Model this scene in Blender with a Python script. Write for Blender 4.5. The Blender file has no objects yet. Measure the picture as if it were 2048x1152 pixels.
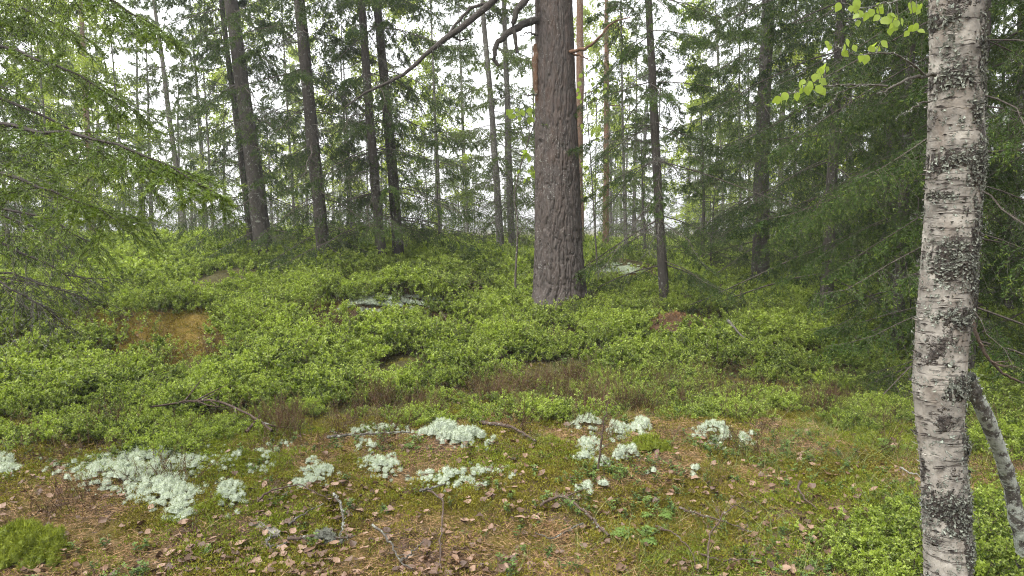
import bpy, math, random
import numpy as np
from mathutils import Vector

R = math.radians
SC = bpy.context.scene
COL = SC.collection

# ------------------------------------------------------------------ camera, sky, sun, exposure
F_PX = 1450.0
PITCH = R(5.0)
CAM = np.array([0.0, 0.0, 1.5])
cam_d = bpy.data.cameras.new('camera')
cam_d.sensor_width = 36.0
cam_d.lens = F_PX / 2048.0 * 36.0
cam_d.clip_end = 2000.0
cam_d.clip_start = 0.05
cam = bpy.data.objects.new('camera', cam_d)
COL.objects.link(cam)
cam.location = CAM
cam.rotation_euler = (R(90) - PITCH, 0, 0)
SC.camera = cam

world = bpy.data.worlds.new('World')
SC.world = world
world.use_nodes = True
wn, wl = world.node_tree.nodes, world.node_tree.links
wn.clear()
w_out = wn.new('ShaderNodeOutputWorld')
w_bg = wn.new('ShaderNodeBackground')
w_sky = wn.new('ShaderNodeTexSky')
w_sky.sky_type = 'NISHITA'
w_sky.sun_disc = False
w_sky.sun_elevation = R(58)
w_sky.sun_rotation = R(-40)
w_sky.dust_density = 3.0
w_hsv = wn.new('ShaderNodeHueSaturation')
w_hsv.inputs['Saturation'].default_value = 0.12      # an overcast, milky sky
wl.new(w_sky.outputs[0], w_hsv.inputs['Color'])
wl.new(w_hsv.outputs[0], w_bg.inputs['Color'])
wl.new(w_bg.outputs[0], w_out.inputs['Surface'])
w_bg.inputs['Strength'].default_value = 0.10

sun_d = bpy.data.lights.new('sun', 'SUN')
sun_d.energy = 1.5
sun_d.angle = R(40)
sun_d.color = (1.0, 0.97, 0.92)
sun = bpy.data.objects.new('sun', sun_d)
COL.objects.link(sun)
sun.rotation_euler = (R(32), 0, R(-40))

vs = SC.view_settings
vs.view_transform = 'Standard'
vs.look = 'None'
vs.exposure = 2.25
vs.gamma = 1.0
cy = SC.cycles
cy.max_bounces = 5
cy.diffuse_bounces = 2
cy.glossy_bounces = 2
cy.transmission_bounces = 4
cy.transparent_max_bounces = 4
cy.volume_bounces = 0
cy.caustics_reflective = False
cy.caustics_refractive = False
cy.use_adaptive_sampling = True
cy.adaptive_threshold = 0.02
cy.filter_width = 1.1
cy.use_denoising = True
cy.denoiser = 'OPENIMAGEDENOISE'
cy.denoising_prefilter = 'NONE'
cy.sample_clamp_indirect = 6.0

# ------------------------------------------------------------------ numbers
rng = np.random.default_rng(11)
random.seed(11)

def nrm(v):
    return v / np.maximum(np.linalg.norm(v, axis=-1, keepdims=True), 1e-9)

def hash2(ix, iy, seed=0):
    h = (ix.astype(np.int64) * 374761393 + iy.astype(np.int64) * 668265263 + seed * 1442695041) & 0x7fffffff
    h = ((h ^ (h >> 13)) * 1274126177) & 0x7fffffff
    h = h ^ (h >> 16)
    return (h & 0xffff) / 65535.0

def vnoise(x, y, seed=0):
    x = np.asarray(x, float); y = np.asarray(y, float)
    ix, iy = np.floor(x), np.floor(y)
    fx, fy = x - ix, y - iy
    fx = fx * fx * (3 - 2 * fx); fy = fy * fy * (3 - 2 * fy)
    a = hash2(ix, iy, seed); b = hash2(ix + 1, iy, seed)
    c = hash2(ix, iy + 1, seed); d = hash2(ix + 1, iy + 1, seed)
    return (a * (1 - fx) + b * fx) * (1 - fy) + (c * (1 - fx) + d * fx) * fy

def fbm(x, y, seed=0, octv=4):
    s = 0; a = .5; t = 0
    for k in range(octv):
        s = s + a * vnoise(x * 2 ** k, y * 2 ** k, seed + k * 7); t += a; a *= .5
    return s / t

def worley(x, y, seed=0):
    """F1, F2 and the id of the nearest cell of a jittered grid"""
    ix, iy = np.floor(x), np.floor(y)
    f1 = np.full(x.shape, 9.); f2 = np.full(x.shape, 9.); cid = np.zeros(x.shape)
    for dx in (-1, 0, 1):
        for dy in (-1, 0, 1):
            cx, cy_ = ix + dx, iy + dy
            px = cx + .1 + .8 * hash2(cx, cy_, seed); py = cy_ + .1 + .8 * hash2(cx, cy_, seed + 5)
            d = np.hypot(px - x, py - y)
            new = d < f1
            f2 = np.where(new, f1, np.minimum(f2, d))
            cid = np.where(new, hash2(cx, cy_, seed + 9), cid)
            f1 = np.where(new, d, f1)
    return f1, f2, cid

# ------------------------------------------------------------------ pixel -> ray
cp, sp = math.cos(PITCH), math.sin(PITCH)
def ray(px, py):
    """direction (with y component 1) of a pixel of the 2048 x 1152 photograph"""
    x = (np.asarray(px, float) - 1024.0) / F_PX
    y = -(np.asarray(py, float) - 576.0) / F_PX
    d = np.stack([x, cp + y * sp, -sp + y * cp], -1)
    return d / d[..., 1:2]
def at(px, py, Y):
    return CAM + ray(px, py) * np.asarray(Y, float)[..., None]
def to_px(P):
    d = np.asarray(P) - CAM
    z = d[..., 1] * cp - d[..., 2] * sp
    u = d[..., 2] * cp + d[..., 1] * sp
    return 1024 + F_PX * d[..., 0] / z, 576 - F_PX * u / z

# ------------------------------------------------------------------ terrain height
CTRL = [
 (-300,1152,2.9),(0,1152,2.9),(500,1152,2.85),(1024,1152,2.85),(1500,1152,2.8),(2048,1152,2.65),(2300,1152,2.6),
 (0,1000,3.5),(500,1000,3.5),(1024,1000,3.5),(1500,1000,3.5),(1900,1000,3.4),
 (0,905,4.1),(300,900,4.15),(650,880,4.35),(900,868,4.45),(1200,850,4.6),(1450,850,4.6),(1700,880,4.4),(2040,900,4.2),
 (0,850,4.9),(300,845,5.0),(650,850,4.9),(1000,832,5.0),(1350,835,5.0),(1700,850,4.9),
 (0,770,6.3),(270,775,6.2),(650,780,6.2),(1000,770,6.3),(1350,780,6.2),(1700,800,5.9),(2040,800,5.8),
 (0,655,7.8),(270,648,8.0),(150,720,7.0),(480,690,7.4),(700,640,8.2),(790,618,8.6),(850,690,7.3),(930,640,8.4),
 (1120,632,9.3),(1240,680,7.9),(1330,607,9.5),(1450,650,8.9),(1600,700,7.6),(1650,637,9.3),(1850,700,7.8),
 (60,560,11.0),(300,560,11.0),(530,522,12.5),(650,542,11.0),(780,530,11.4),(930,560,11.2),
 (300,500,14.5),(60,505,14.5),(500,495,14.5),(700,490,14.5),(900,498,14.5),
 (300,484,17.5),(0,488,17.5),(650,478,17.5),(1012,514,16.0),(1240,548,13.0),(1150,525,16.0),(1400,540,14.5),
 (1515,578,13.0),(1765,602,12.0),(1700,560,15.0),(2000,600,12.5),(2300,600,12.5),(-400,520,14),(-400,700,7.5),
]
cpx = np.array(CTRL, float)
C3 = at(cpx[:, 0], cpx[:, 1], cpx[:, 2])
far = []
for a in np.linspace(-60, 60, 9):
    for r_, z_ in ((26, .75), (45, .5), (80, .2), (200, -.6), (420, -1.5)):
        far.append((math.sin(R(a)) * r_, math.cos(R(a)) * r_, z_))
for a in np.linspace(80, 280, 9):
    for r_, z_ in ((2.5, 0.), (15, 0.), (80, 0.), (420, -1.5)):
        far.append((math.sin(R(a)) * r_, math.cos(R(a)) * r_, z_))
C3 = np.vstack([C3, np.array(far), [[0, 0, 0.0], [0, 1.6, .03], [-1.5, 1.5, 0.03], [1.5, 1.5, 0.0]]])

def warp(x, y):                      # compress distance so that far anchors do not dominate
    r = np.hypot(x, y) + 1e-6
    k = np.log1p(r / 4.0) * 4.0 / r
    return x * k, y * k
cu, cv = warp(C3[:, 0], C3[:, 1])
def tps_k(d2):
    return .5 * d2 * np.log(d2 + 1e-9)
n = len(C3)
K = tps_k((cu[:, None] - cu) ** 2 + (cv[:, None] - cv) ** 2) + np.eye(n) * 0.02
Pm = np.stack([np.ones(n), cu, cv], 1)
A = np.block([[K, Pm], [Pm.T, np.zeros((3, 3))]])
sol = np.linalg.solve(A, np.concatenate([C3[:, 2], np.zeros(3)]))
TW, TA = sol[:n], sol[n:]
BUMPS = [(285, 690, 7.5, 1.2, .6, .26), (785, 640, 8.7, .85, .55, .24), (1235, 570, 13.0, 1.0, .8, .28), (480, 730, 6.9, .5, .4, .10), (1420, 700, 7.8, .7, .5, .10)]
BUMPS = [(*at(np.array(float(a)), np.array(float(b)), np.array(c))[:2], d, e, f) for a, b, c, d, e, f in BUMPS]
def height(x, y, fine=True):
    x = np.asarray(x, float); y = np.asarray(y, float)
    sh = x.shape; x = x.ravel(); y = y.ravel()
    u, v = warp(x, y)
    z = TA[0] + TA[1] * u + TA[2] * v
    for i in range(n):
        z = z + TW[i] * tps_k((u - cu[i]) ** 2 + (v - cv[i]) ** 2)
    for bx, by, brx, bry, bh in BUMPS:
        z = z + bh * np.exp(-(((x - bx) / brx) ** 2 + ((y - by) / bry) ** 2))
    r = np.hypot(x, y)
    z = z + (fbm(x * .9 + 31, y * .9 + 7, 3, 3) - .5) * .16 * np.clip((r - 3) / 4, 0, 1) * np.clip(40 / (r + 1), 0, 1)
    if fine:
        z = z + (fbm(x * 4 + 3, y * 4, 5, 4) - .5) * .09 + (fbm(x * 14, y * 14, 6, 2) - .5) * .03 * np.clip((9 - r) / 3, 0, 1)
    return z.reshape(sh)
_gx = np.linspace(-36, 36, 481); _gy = np.linspace(0, 41, 275)
_GZ = height(*np.meshgrid(_gx, _gy, indexing='ij'), False)
def height_grid(x, y):
    fx = np.clip((x + 36) / .15, 0, 479.99); fy = np.clip(y / (41 / 274), 0, 273.99)
    i = fx.astype(int); j = fy.astype(int); a = fx - i; b = fy - j
    return (_GZ[i, j] * (1 - a) + _GZ[i + 1, j] * a) * (1 - b) + (_GZ[i, j + 1] * (1 - a) + _GZ[i + 1, j + 1] * a) * b
def hit(px, py):
    """where the rays of these pixels meet the ground"""
    px = np.atleast_1d(np.asarray(px, float)); py = np.atleast_1d(np.asarray(py, float))
    d = ray(px, py)
    Ys = np.geomspace(1.6, 40, 260)
    best = np.full(len(px), 40.0); done = np.zeros(len(px), bool)
    for i in range(0, len(Ys)):
        P = CAM + d * Ys[i]
        below = (P[:, 2] < height_grid(P[:, 0], P[:, 1])) & ~done
        best[below] = Ys[i]; done |= below
    P = CAM + d * best[:, None]
    P[:, 2] = height(P[:, 0], P[:, 1])
    return P

# ------------------------------------------------------------------ mesh helpers
def build_mesh(name, verts, quads=None, tris=None, mats=(), qmat=None, tmat=None, smooth=True, attrs=None, uv=None):
    verts = np.asarray(verts, np.float32).reshape(-1, 3)
    quads = np.zeros((0, 4), np.int32) if quads is None else np.asarray(quads, np.int32).reshape(-1, 4)
    tris = np.zeros((0, 3), np.int32) if tris is None else np.asarray(tris, np.int32).reshape(-1, 3)
    me = bpy.data.meshes.new(name)
    nq, nt = len(quads), len(tris)
    me.vertices.add(len(verts)); me.vertices.foreach_set('co', verts.ravel())
    me.loops.add(nq * 4 + nt * 3)
    me.loops.foreach_set('vertex_index', np.concatenate([quads.ravel(), tris.ravel()]).astype(np.int32))
    me.polygons.add(nq + nt)
    starts = np.concatenate([np.arange(nq) * 4, nq * 4 + np.arange(nt) * 3]).astype(np.int32)
    me.polygons.foreach_set('loop_start', starts)
    mi = np.zeros(nq + nt, np.int32)
    if qmat is not None: mi[:nq] = qmat
    if tmat is not None: mi[nq:] = tmat
    for m in mats: me.materials.append(m)
    me.polygons.foreach_set('material_index', mi)
    me.polygons.foreach_set('use_smooth', np.full(nq + nt, bool(smooth)))
    if attrs:
        for k, (dom, val) in attrs.items():
            at_ = me.attributes.new(k, 'FLOAT', dom)
            at_.data.foreach_set('value', np.asarray(val, np.float32))
    me.update(calc_edges=True)
    return me

def link(name, data, parent=None, loc=None, rot=None, scale=None):
    o = bpy.data.objects.new(name, data)
    COL.objects.link(o)
    if parent is not None: o.parent = parent
    if loc is not None: o.location = loc
    if rot is not None: o.rotation_euler = rot
    if scale is not None: o.scale = (scale,) * 3 if np.isscalar(scale) else scale
    return o
def tag(o, label=None, cat=None, group=None, kind=None):
    if label: o['label'] = label
    if cat: o['category'] = cat
    if group: o['group'] = group
    if kind: o['kind'] = kind
    return o
def thing(name, label, cat, loc=(0, 0, 0), rz=0, group=None, scale=1):
    o = bpy.data.objects.new(name, None)
    COL.objects.link(o)
    o.empty_display_size = .2
    o.location = loc; o.rotation_euler = (0, 0, rz); o.scale = (scale,) * 3
    return tag(o, label, cat, group)

class Soup:
    """collects tubes, needles and leaves as arrays"""
    def __init__(s):
        s.v = []; s.q = []; s.t = []; s.qm = []; s.tm = []; s.n = 0; s.va = []
    def add(s, v, q=None, t=None, m=0, a=0.0):
        v = np.asarray(v, float).reshape(-1, 3)
        if q is not None and len(q):
            q = np.asarray(q).reshape(-1, 4); s.q.append(q + s.n); s.qm.append(np.full(len(q), m))
        if t is not None and len(t):
            t = np.asarray(t).reshape(-1, 3); s.t.append(t + s.n); s.tm.append(np.full(len(t), m))
        s.v.append(v); s.va.append(np.broadcast_to(np.asarray(a, float).ravel(), (len(v),)) if np.size(a) in (1, len(v)) else np.zeros(len(v)))
        s.n += len(v)
    def tubes(s, P, rad, sides=4, m=0, a=0.0, cap=False):
        """P (B, n, 3) centre lines, rad (B, n)"""
        P = np.asarray(P, float)
        if P.ndim == 2: P = P[None]
        rad = np.asarray(rad, float)
        if rad.ndim == 1: rad = np.broadcast_to(rad[None], P.shape[:2])
        B, n_, _ = P.shape
        T = np.empty_like(P); T[:, 1:-1] = P[:, 2:] - P[:, :-2]; T[:, 0] = P[:, 1] - P[:, 0]; T[:, -1] = P[:, -1] - P[:, -2]
        T = nrm(T)
        ref = np.where(np.abs(T[:, :1, 2:3]).repeat(n_, 1) > .8, np.array([1., 0, 0]), np.array([0, 0, 1.]))
        U = nrm(np.cross(T, ref)); W = np.cross(T, U)
        ang = np.arange(sides) * 2 * np.pi / sides
        ring = U[:, :, None] * np.cos(ang)[None, None, :, None] + W[:, :, None] * np.sin(ang)[None, None, :, None]
        V = P[:, :, None] + ring * rad[:, :, None, None]
        idx = np.arange(B * n_ * sides).reshape(B, n_, sides)
        a0 = idx[:, :-1]; a1 = np.roll(a0, -1, 2); b0 = idx[:, 1:]; b1 = np.roll(b0, -1, 2)
        q = np.stack([a0, b0, b1, a1], -1).reshape(-1, 4)
        s.add(V.reshape(-1, 3), q=q, m=m, a=a)
    def needles(s, pos, dirs, ln, wd, m=1, a=0.0):
        N = len(pos)
        if N == 0: return
        dirs = nrm(dirs)
        side = nrm(np.cross(dirs, rng.normal(size=(N, 3))))
        ln = np.broadcast_to(ln, (N,))[:, None]; wd = np.broadcast_to(wd, (N,))[:, None]
        V = np.stack([pos - side * wd / 2, pos + side * wd / 2, pos + dirs * ln], 1)
        av = np.repeat(np.broadcast_to(a, (N,)), 3)
        s.add(V.reshape(-1, 3), t=np.arange(N * 3).reshape(-1, 3), m=m, a=av)
    def leaves(s, pos, dirs, up, ln, wd, m=1, a=0.0, fold=.25):
        """ovate leaves, four triangles each, folded along the midrib"""
        N = len(pos)
        if N == 0: return
        dirs = nrm(dirs); side = nrm(np.cross(dirs, up)); nn = np.cross(side, dirs)
        ln = np.broadcast_to(ln, (N,))[:, None]; wd = np.broadcast_to(wd, (N,))[:, None]
        mid = pos + dirs * ln * .45 - nn * ln * .04
        tip = pos + dirs * ln - nn * ln * .1
        l = mid + side * wd / 2 + nn * wd * fold
        r = mid - side * wd / 2 + nn * wd * fold
        V = np.stack([pos, l, tip, r, mid], 1)
        b = (np.arange(N) * 5)[:, None, None]
        t = np.array([[0, 1, 4], [1, 2, 4], [2, 3, 4], [3, 0, 4]])[None] + b
        s.add(V.reshape(-1, 3), t=t.reshape(-1, 3), m=m, a=np.repeat(np.broadcast_to(a, (N,)), 5))
    def mesh(s, name, mats, smooth=True):
        v = np.concatenate(s.v) if s.v else np.zeros((0, 3))
        q = np.concatenate(s.q) if s.q else None; t = np.concatenate(s.t) if s.t else None
        return build_mesh(name, v, q, t, mats, np.concatenate(s.qm) if s.q else None, np.concatenate(s.tm) if s.t else None,
                          smooth, {'tint': ('POINT', np.concatenate(s.va))})

def round_leaf(name, ln, wd, m, seed=0):
    """one broad ovate leaf with toothed edge, folded a little along its midrib"""
    r_ = np.random.default_rng(seed)
    u = np.array([0, .12, .3, .5, .7, .87, 1.0]); w = np.array([.05, .62, .98, 1., .72, .36, 0.02]) * .5
    V = [];
    for a, b in zip(u, w):
        V += [(a * ln, b * wd * (1 + r_.normal() * .05), .12 * b * wd - .12 * ln * a * a), (a * ln, 0, -.12 * ln * a * a), (a * ln, -b * wd * (1 + r_.normal() * .05), .12 * b * wd - .12 * ln * a * a)]
    q = [[i * 3 + j, i * 3 + j + 1, i * 3 + j + 4, i * 3 + j + 3] for i in range(6) for j in (0, 1)]
    return build_mesh(name, V, q, None, [m], smooth=True, attrs={'tint': ('POINT', np.full(len(V), .3))})

# ------------------------------------------------------------------ materials
def mat(name):
    m = bpy.data.materials.new(name); m.use_nodes = True
    nt = m.node_tree; nt.nodes.clear()
    out = nt.nodes.new('ShaderNodeOutputMaterial')
    return m, nt, out
def N_(nt, typ, **kw):
    nd = nt.nodes.new(typ)
    for k, v in kw.items():
        if k in nd.inputs: nd.inputs[k].default_value = v
        else: setattr(nd, k, v)
    return nd
def ramp(nt, fac, stops, interp='LINEAR'):
    r = nt.nodes.new('ShaderNodeValToRGB'); cr = r.color_ramp; cr.interpolation = interp
    while len(cr.elements) < len(stops): cr.elements.new(.5)
    for e, (p, c) in zip(cr.elements, stops):
        e.position = p; e.color = tuple(c) + (1,) if len(c) == 3 else c
    nt.links.new(fac, r.inputs[0]); return r.outputs[0]
def mix(nt, fac, a, b, typ='MIX'):
    nd = nt.nodes.new('ShaderNodeMix'); nd.data_type = 'RGBA'; nd.blend_type = typ
    for sck, val in ((nd.inputs[0], fac), (nd.inputs[6], a), (nd.inputs[7], b)):
        if hasattr(val, 'is_linked') or hasattr(val, 'links'): nt.links.new(val, sck)
        else: sck.default_value = val if np.isscalar(val) else tuple(val) + (1,)
    return nd.outputs[2]
def math_(nt, op, a, b=None, c=None):
    nd = nt.nodes.new('ShaderNodeMath'); nd.operation = op
    for i, val in enumerate((a, b, c)):
        if val is None: continue
        if hasattr(val, 'links'): nt.links.new(val, nd.inputs[i])
        else: nd.inputs[i].default_value = val
    return nd.outputs[0]
def noise(nt, vec, scale, detail=3, rough=.55, dist=0.0):
    nd = N_(nt, 'ShaderNodeTexNoise', Scale=scale, Detail=detail, Roughness=rough, Distortion=dist)
    if vec is not None: nt.links.new(vec, nd.inputs['Vector'])
    return nd.outputs[0]
def wpos(nt):
    return nt.nodes.new('ShaderNodeNewGeometry').outputs['Position']
def opos(nt):
    return nt.nodes.new('ShaderNodeTexCoord').outputs['Object']
def mapv(nt, vec, scale=(1, 1, 1), loc=(0, 0, 0)):
    nd = nt.nodes.new('ShaderNodeMapping'); nt.links.new(vec, nd.inputs[0])
    nd.inputs['Scale'].default_value = scale; nd.inputs['Location'].default_value = loc
    return nd.outputs[0]
def attr(nt, name):
    nd = nt.nodes.new('ShaderNodeAttribute'); nd.attribute_name = name
    return nd.outputs['Fac']

def leaf_mat(name, c_dark, c_mid, c_new, trans=.35, rough=.5, spec=.3, big=.6, rnd=.5, tcol=1.0):
    """foliage: per-plant and patchy variation, young tips by the tint attribute, light passing through"""
    m, nt, out = mat(name)
    info = nt.nodes.new('ShaderNodeObjectInfo')
    p = wpos(nt)
    f = noise(nt, p, big, 2)
    f = math_(nt, 'ADD', math_(nt, 'MULTIPLY_ADD', f, 1.6, -.3), math_(nt, 'MULTIPLY_ADD', info.outputs['Random'], rnd, -rnd / 2))
    f2 = math_(nt, 'ADD', f, math_(nt, 'MULTIPLY_ADD', noise(nt, p, 40, 1), .7, -.35))
    c = ramp(nt, f2, [(0.1, c_dark), (.9, c_mid)])
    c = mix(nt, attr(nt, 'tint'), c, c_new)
    b = N_(nt, 'ShaderNodeBsdfPrincipled', Roughness=rough)
    b.inputs['Specular IOR Level'].default_value = spec
    nt.links.new(c, b.inputs['Base Color'])
    t = nt.nodes.new('ShaderNodeBsdfTranslucent')
    ct = mix(nt, 1.0, c, (1.0 * tcol, 1.05 * tcol, .55 * tcol), 'MULTIPLY')
    nt.links.new(ct, t.inputs['Color'])
    mx = nt.nodes.new('ShaderNodeMixShader'); mx.inputs[0].default_value = trans
    nt.links.new(b.outputs[0], mx.inputs[1]); nt.links.new(t.outputs[0], mx.inputs[2])
    nt.links.new(mx.outputs[0], out.inputs['Surface'])
    return m

def bark_mat(name, c1, c2, c_lichen, lich=.55, scale=(14, 14, 3), bump=.6, tint_c=None, lscale=22):
    m, nt, out = mat(name)
    o = opos(nt)
    nf = noise(nt, mapv(nt, o, scale), 3.0, 5, .65, .6)
    c = ramp(nt, nf, [(.3, c1), (.72, c2)])
    if tint_c is not None:
        c = mix(nt, attr(nt, 'tint'), c, tint_c)
    l1 = noise(nt, o, lscale, 4, .7)
    l2 = noise(nt, o, 3.0, 2)
    lf = ramp(nt, math_(nt, 'ADD', l1, math_(nt, 'MULTIPLY', l2, .35)), [(lich + .22, (0, 0, 0)), (lich + .30, (1, 1, 1))])
    c = mix(nt, lf, c, c_lichen)
    b = N_(nt, 'ShaderNodeBsdfPrincipled', Roughness=.9)
    b.inputs['Specular IOR Level'].default_value = .2
    nt.links.new(c, b.inputs['Base Color'])
    bp = N_(nt, 'ShaderNodeBump', Strength=bump, Distance=.02)
    nt.links.new(math_(nt, 'ADD', nf, math_(nt, 'MULTIPLY', lf, .15)), bp.inputs['Height'])
    nt.links.new(bp.outputs[0], b.inputs['Normal'])
    nt.links.new(b.outputs[0], out.inputs['Surface'])
    return m

M = {}
M['needle'] = leaf_mat('spruce_needles', (.022, .046, .011), (.068, .115, .024), (.26, .32, .05), .25, .55, .12, .8, .3)
M['needle_near'] = leaf_mat('spruce_needles_near', (.07, .115, .02), (.15, .215, .034), (.27, .34, .055), .3, .42, .3, 3.0, .3)
M['needle_mist'] = leaf_mat('spruce_needles_mist_tint', (.06, .09, .026), (.155, .21, .055), (.24, .30, .07), .34, .6, .12, .5, .4)  # needles of the farther spruces, lightened so the colour carries pale mist
M['pine_needle'] = leaf_mat('pine_needles', (.05, .075, .03), (.10, .14, .05), (.15, .2, .06), .25, .5, .3, .6, .3)
M['birch_leaf'] = leaf_mat('birch_leaves', (.21, .27, .035), (.33, .40, .06), (.42, .48, .075), .5, .5, .3, .4, .3, 1.2)
M['fresh_leaf'] = leaf_mat('fresh_leaves', (.20, .28, .045), (.27, .35, .065), (.30, .37, .08), .5, .45, .35, 5.0, .3, 1.2)
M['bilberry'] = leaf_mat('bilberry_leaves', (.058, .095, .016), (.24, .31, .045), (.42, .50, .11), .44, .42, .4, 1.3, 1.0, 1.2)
M['lingon'] = leaf_mat('lingonberry_leaves', (.035, .07, .018), (.08, .13, .028), (.18, .25, .05), .2, .5, .22, 3.0, .5)
M['moss'] = leaf_mat('moss_leaves', (.085, .07, .014), (.19, .165, .022), (.25, .24, .033), .25, .7, .15, 2.2, .8)
M['moss_green'] = leaf_mat('bright_moss', (.09, .115, .014), (.17, .20, .02), (.24, .28, .03), .25, .7, .15, 6.0, .5)
M['moss_orange'] = leaf_mat('orange_moss', (.11, .085, .016), (.20, .145, .022), (.22, .2, .03), .25, .7, .15, 3.0, .6)
M['grass'] = leaf_mat('grass_blades', (.09, .13, .03), (.16, .2, .05), (.3, .26, .12), .3, .5, .3, 2.0, .5)
M['lichen'] = leaf_mat('reindeer_lichen', (.33, .38, .30), (.47, .52, .41), (.56, .61, .49), .2, .9, .05, 9.0, .15)
M['flake'] = leaf_mat('foliose_lichen', (.035, .033, .028), (.20, .21, .175), (.30, .32, .27), .05, .9, .1, 14.0, .1)
M['heather'] = leaf_mat('dry_heather', (.06, .036, .022), (.12, .075, .045), (.16, .17, .04), .1, .8, .1, 2.0, .6)
M['needle_litter'] = leaf_mat('needle_litter', (.14, .075, .035), (.30, .17, .09), (.3, .2, .1), .05, .7, .2, 8.0, .6)
M['dead_leaf'] = leaf_mat('fallen_leaf_brown', (.042, .024, .015), (.12, .068, .042), (.21, .135, .09), .05, .5, .3, 14.0, 1.5, .6)
M['frond'] = leaf_mat('fern_green', (.10, .17, .035), (.15, .24, .05), (.19, .28, .06), .4, .5, .3, 6.0, .3, 1.1)
M['bark_spruce'] = bark_mat('spruce_bark', (.036, .031, .027), (.088, .077, .066), (.22, .23, .20), .55)
M['bark_mist'] = bark_mat('far_spruce_bark_mist_tint', (.09, .08, .07), (.17, .155, .135), (.28, .29, .25), .5)  # spruce bark made lighter: haze on far trunks put into the colour
M['bark_dark'] = bark_mat('old_spruce_bark', (.05, .043, .037), (.13, .112, .095), (.30, .30, .27), .52)
M['bark_pine'] = bark_mat('pine_bark', (.046, .039, .035), (.108, .092, .083), (.24, .24, .22), .57, (12, 12, 4), .5, (.10, .068, .054), 45)
M['bark_orange'] = bark_mat('upper_pine_bark', (.10, .058, .036), (.185, .105, .066), (.2, .16, .12), .5, (8, 8, 5))
M['bark_limb'] = bark_mat('limb_bark', (.05, .042, .034), (.12, .10, .085), (.28, .29, .24), .6, (20, 20, 20))
M['pine_limb'] = bark_mat('pine_limb_bark', (.028, .024, .021), (.075, .065, .056), (.2, .21, .18), .6, (20, 20, 20))
M['pale_stem'] = bark_mat('lichen_white_stem', (.05, .045, .04), (.15, .14, .125), (.33, .35, .31), .42, (14, 14, 8), .8, None, 26)
M['twig_grey'] = bark_mat('dead_twig', (.055, .048, .04), (.12, .11, .092), (.27, .285, .24), .52, (30, 30, 30))
M['twig_brown'] = bark_mat('brown_twig', (.05, .036, .028), (.12, .085, .065), (.32, .34, .29), .58, (40, 40, 40))
M['wood_pale'] = bark_mat('weathered_wood', (.11, .10, .082), (.22, .20, .17), (.28, .28, .24), .5, (60, 60, 4))

def birch_bark():
    m, nt, out = mat('birch_bark')
    o = opos(nt)
    base = ramp(nt, noise(nt, mapv(nt, o, (6, 6, 10)), 1.6, 4), [(.3, (.105, .095, .082)), (.65, (.34, .315, .275))])
    pink = noise(nt, mapv(nt, o, (9, 9, 4), (3, 1, 2)), 1.5, 3)
    base = mix(nt, ramp(nt, pink, [(.5, (0, 0, 0)), (.72, (.8, .8, .8))]), base, (.17, .138, .11))
    # horizontal lenticels: thin dark dashes
    ln = noise(nt, mapv(nt, o, (9, 9, 95)), 1.0, 3, .6, .4)
    lf = ramp(nt, ln, [(.60, (0, 0, 0)), (.65, (1, 1, 1))])
    base = mix(nt, math_(nt, 'MULTIPLY', lf, .75), base, (.055, .042, .035))
    # rough dark scabs
    sc = math_(nt, 'ADD', noise(nt, mapv(nt, o, (1, 1, .8)), 9.0, 5, .7), math_(nt, 'MULTIPLY', attr(nt, 'tint'), .33))
    sf = ramp(nt, sc, [(.58, (0, 0, 0)), (.64, (1, 1, 1))])
    dark = ramp(nt, noise(nt, o, 70, 4), [(.35, (.025, .02, .017)), (.7, (.12, .10, .085))])
    c = mix(nt, sf, base, dark)
    lc = ramp(nt, math_(nt, 'ADD', noise(nt, o, 55, 4, .75), math_(nt, 'MULTIPLY', noise(nt, o, 5, 2), .4)), [(.80, (0, 0, 0)), (.86, (1, 1, 1))])
    c = mix(nt, lc, c, (.40, .44, .37))
    b = N_(nt, 'ShaderNodeBsdfPrincipled', Roughness=.7)
    b.inputs['Specular IOR Level'].default_value = .3
    nt.links.new(c, b.inputs['Base Color'])
    bp = N_(nt, 'ShaderNodeBump', Strength=1.0, Distance=.02)
    h = math_(nt, 'ADD', math_(nt, 'MULTIPLY', lf, -.25), math_(nt, 'ADD', math_(nt, 'MULTIPLY', noise(nt, o, 60, 5, .7), math_(nt, 'MULTIPLY_ADD', sf, 1.2, .15)), math_(nt, 'MULTIPLY', lc, .4)))
    nt.links.new(h, bp.inputs['Height']); nt.links.new(bp.outputs[0], b.inputs['Normal'])
    nt.links.new(b.outputs[0], out.inputs['Surface'])
    return m
M['bark_birch'] = birch_bark()

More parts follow.
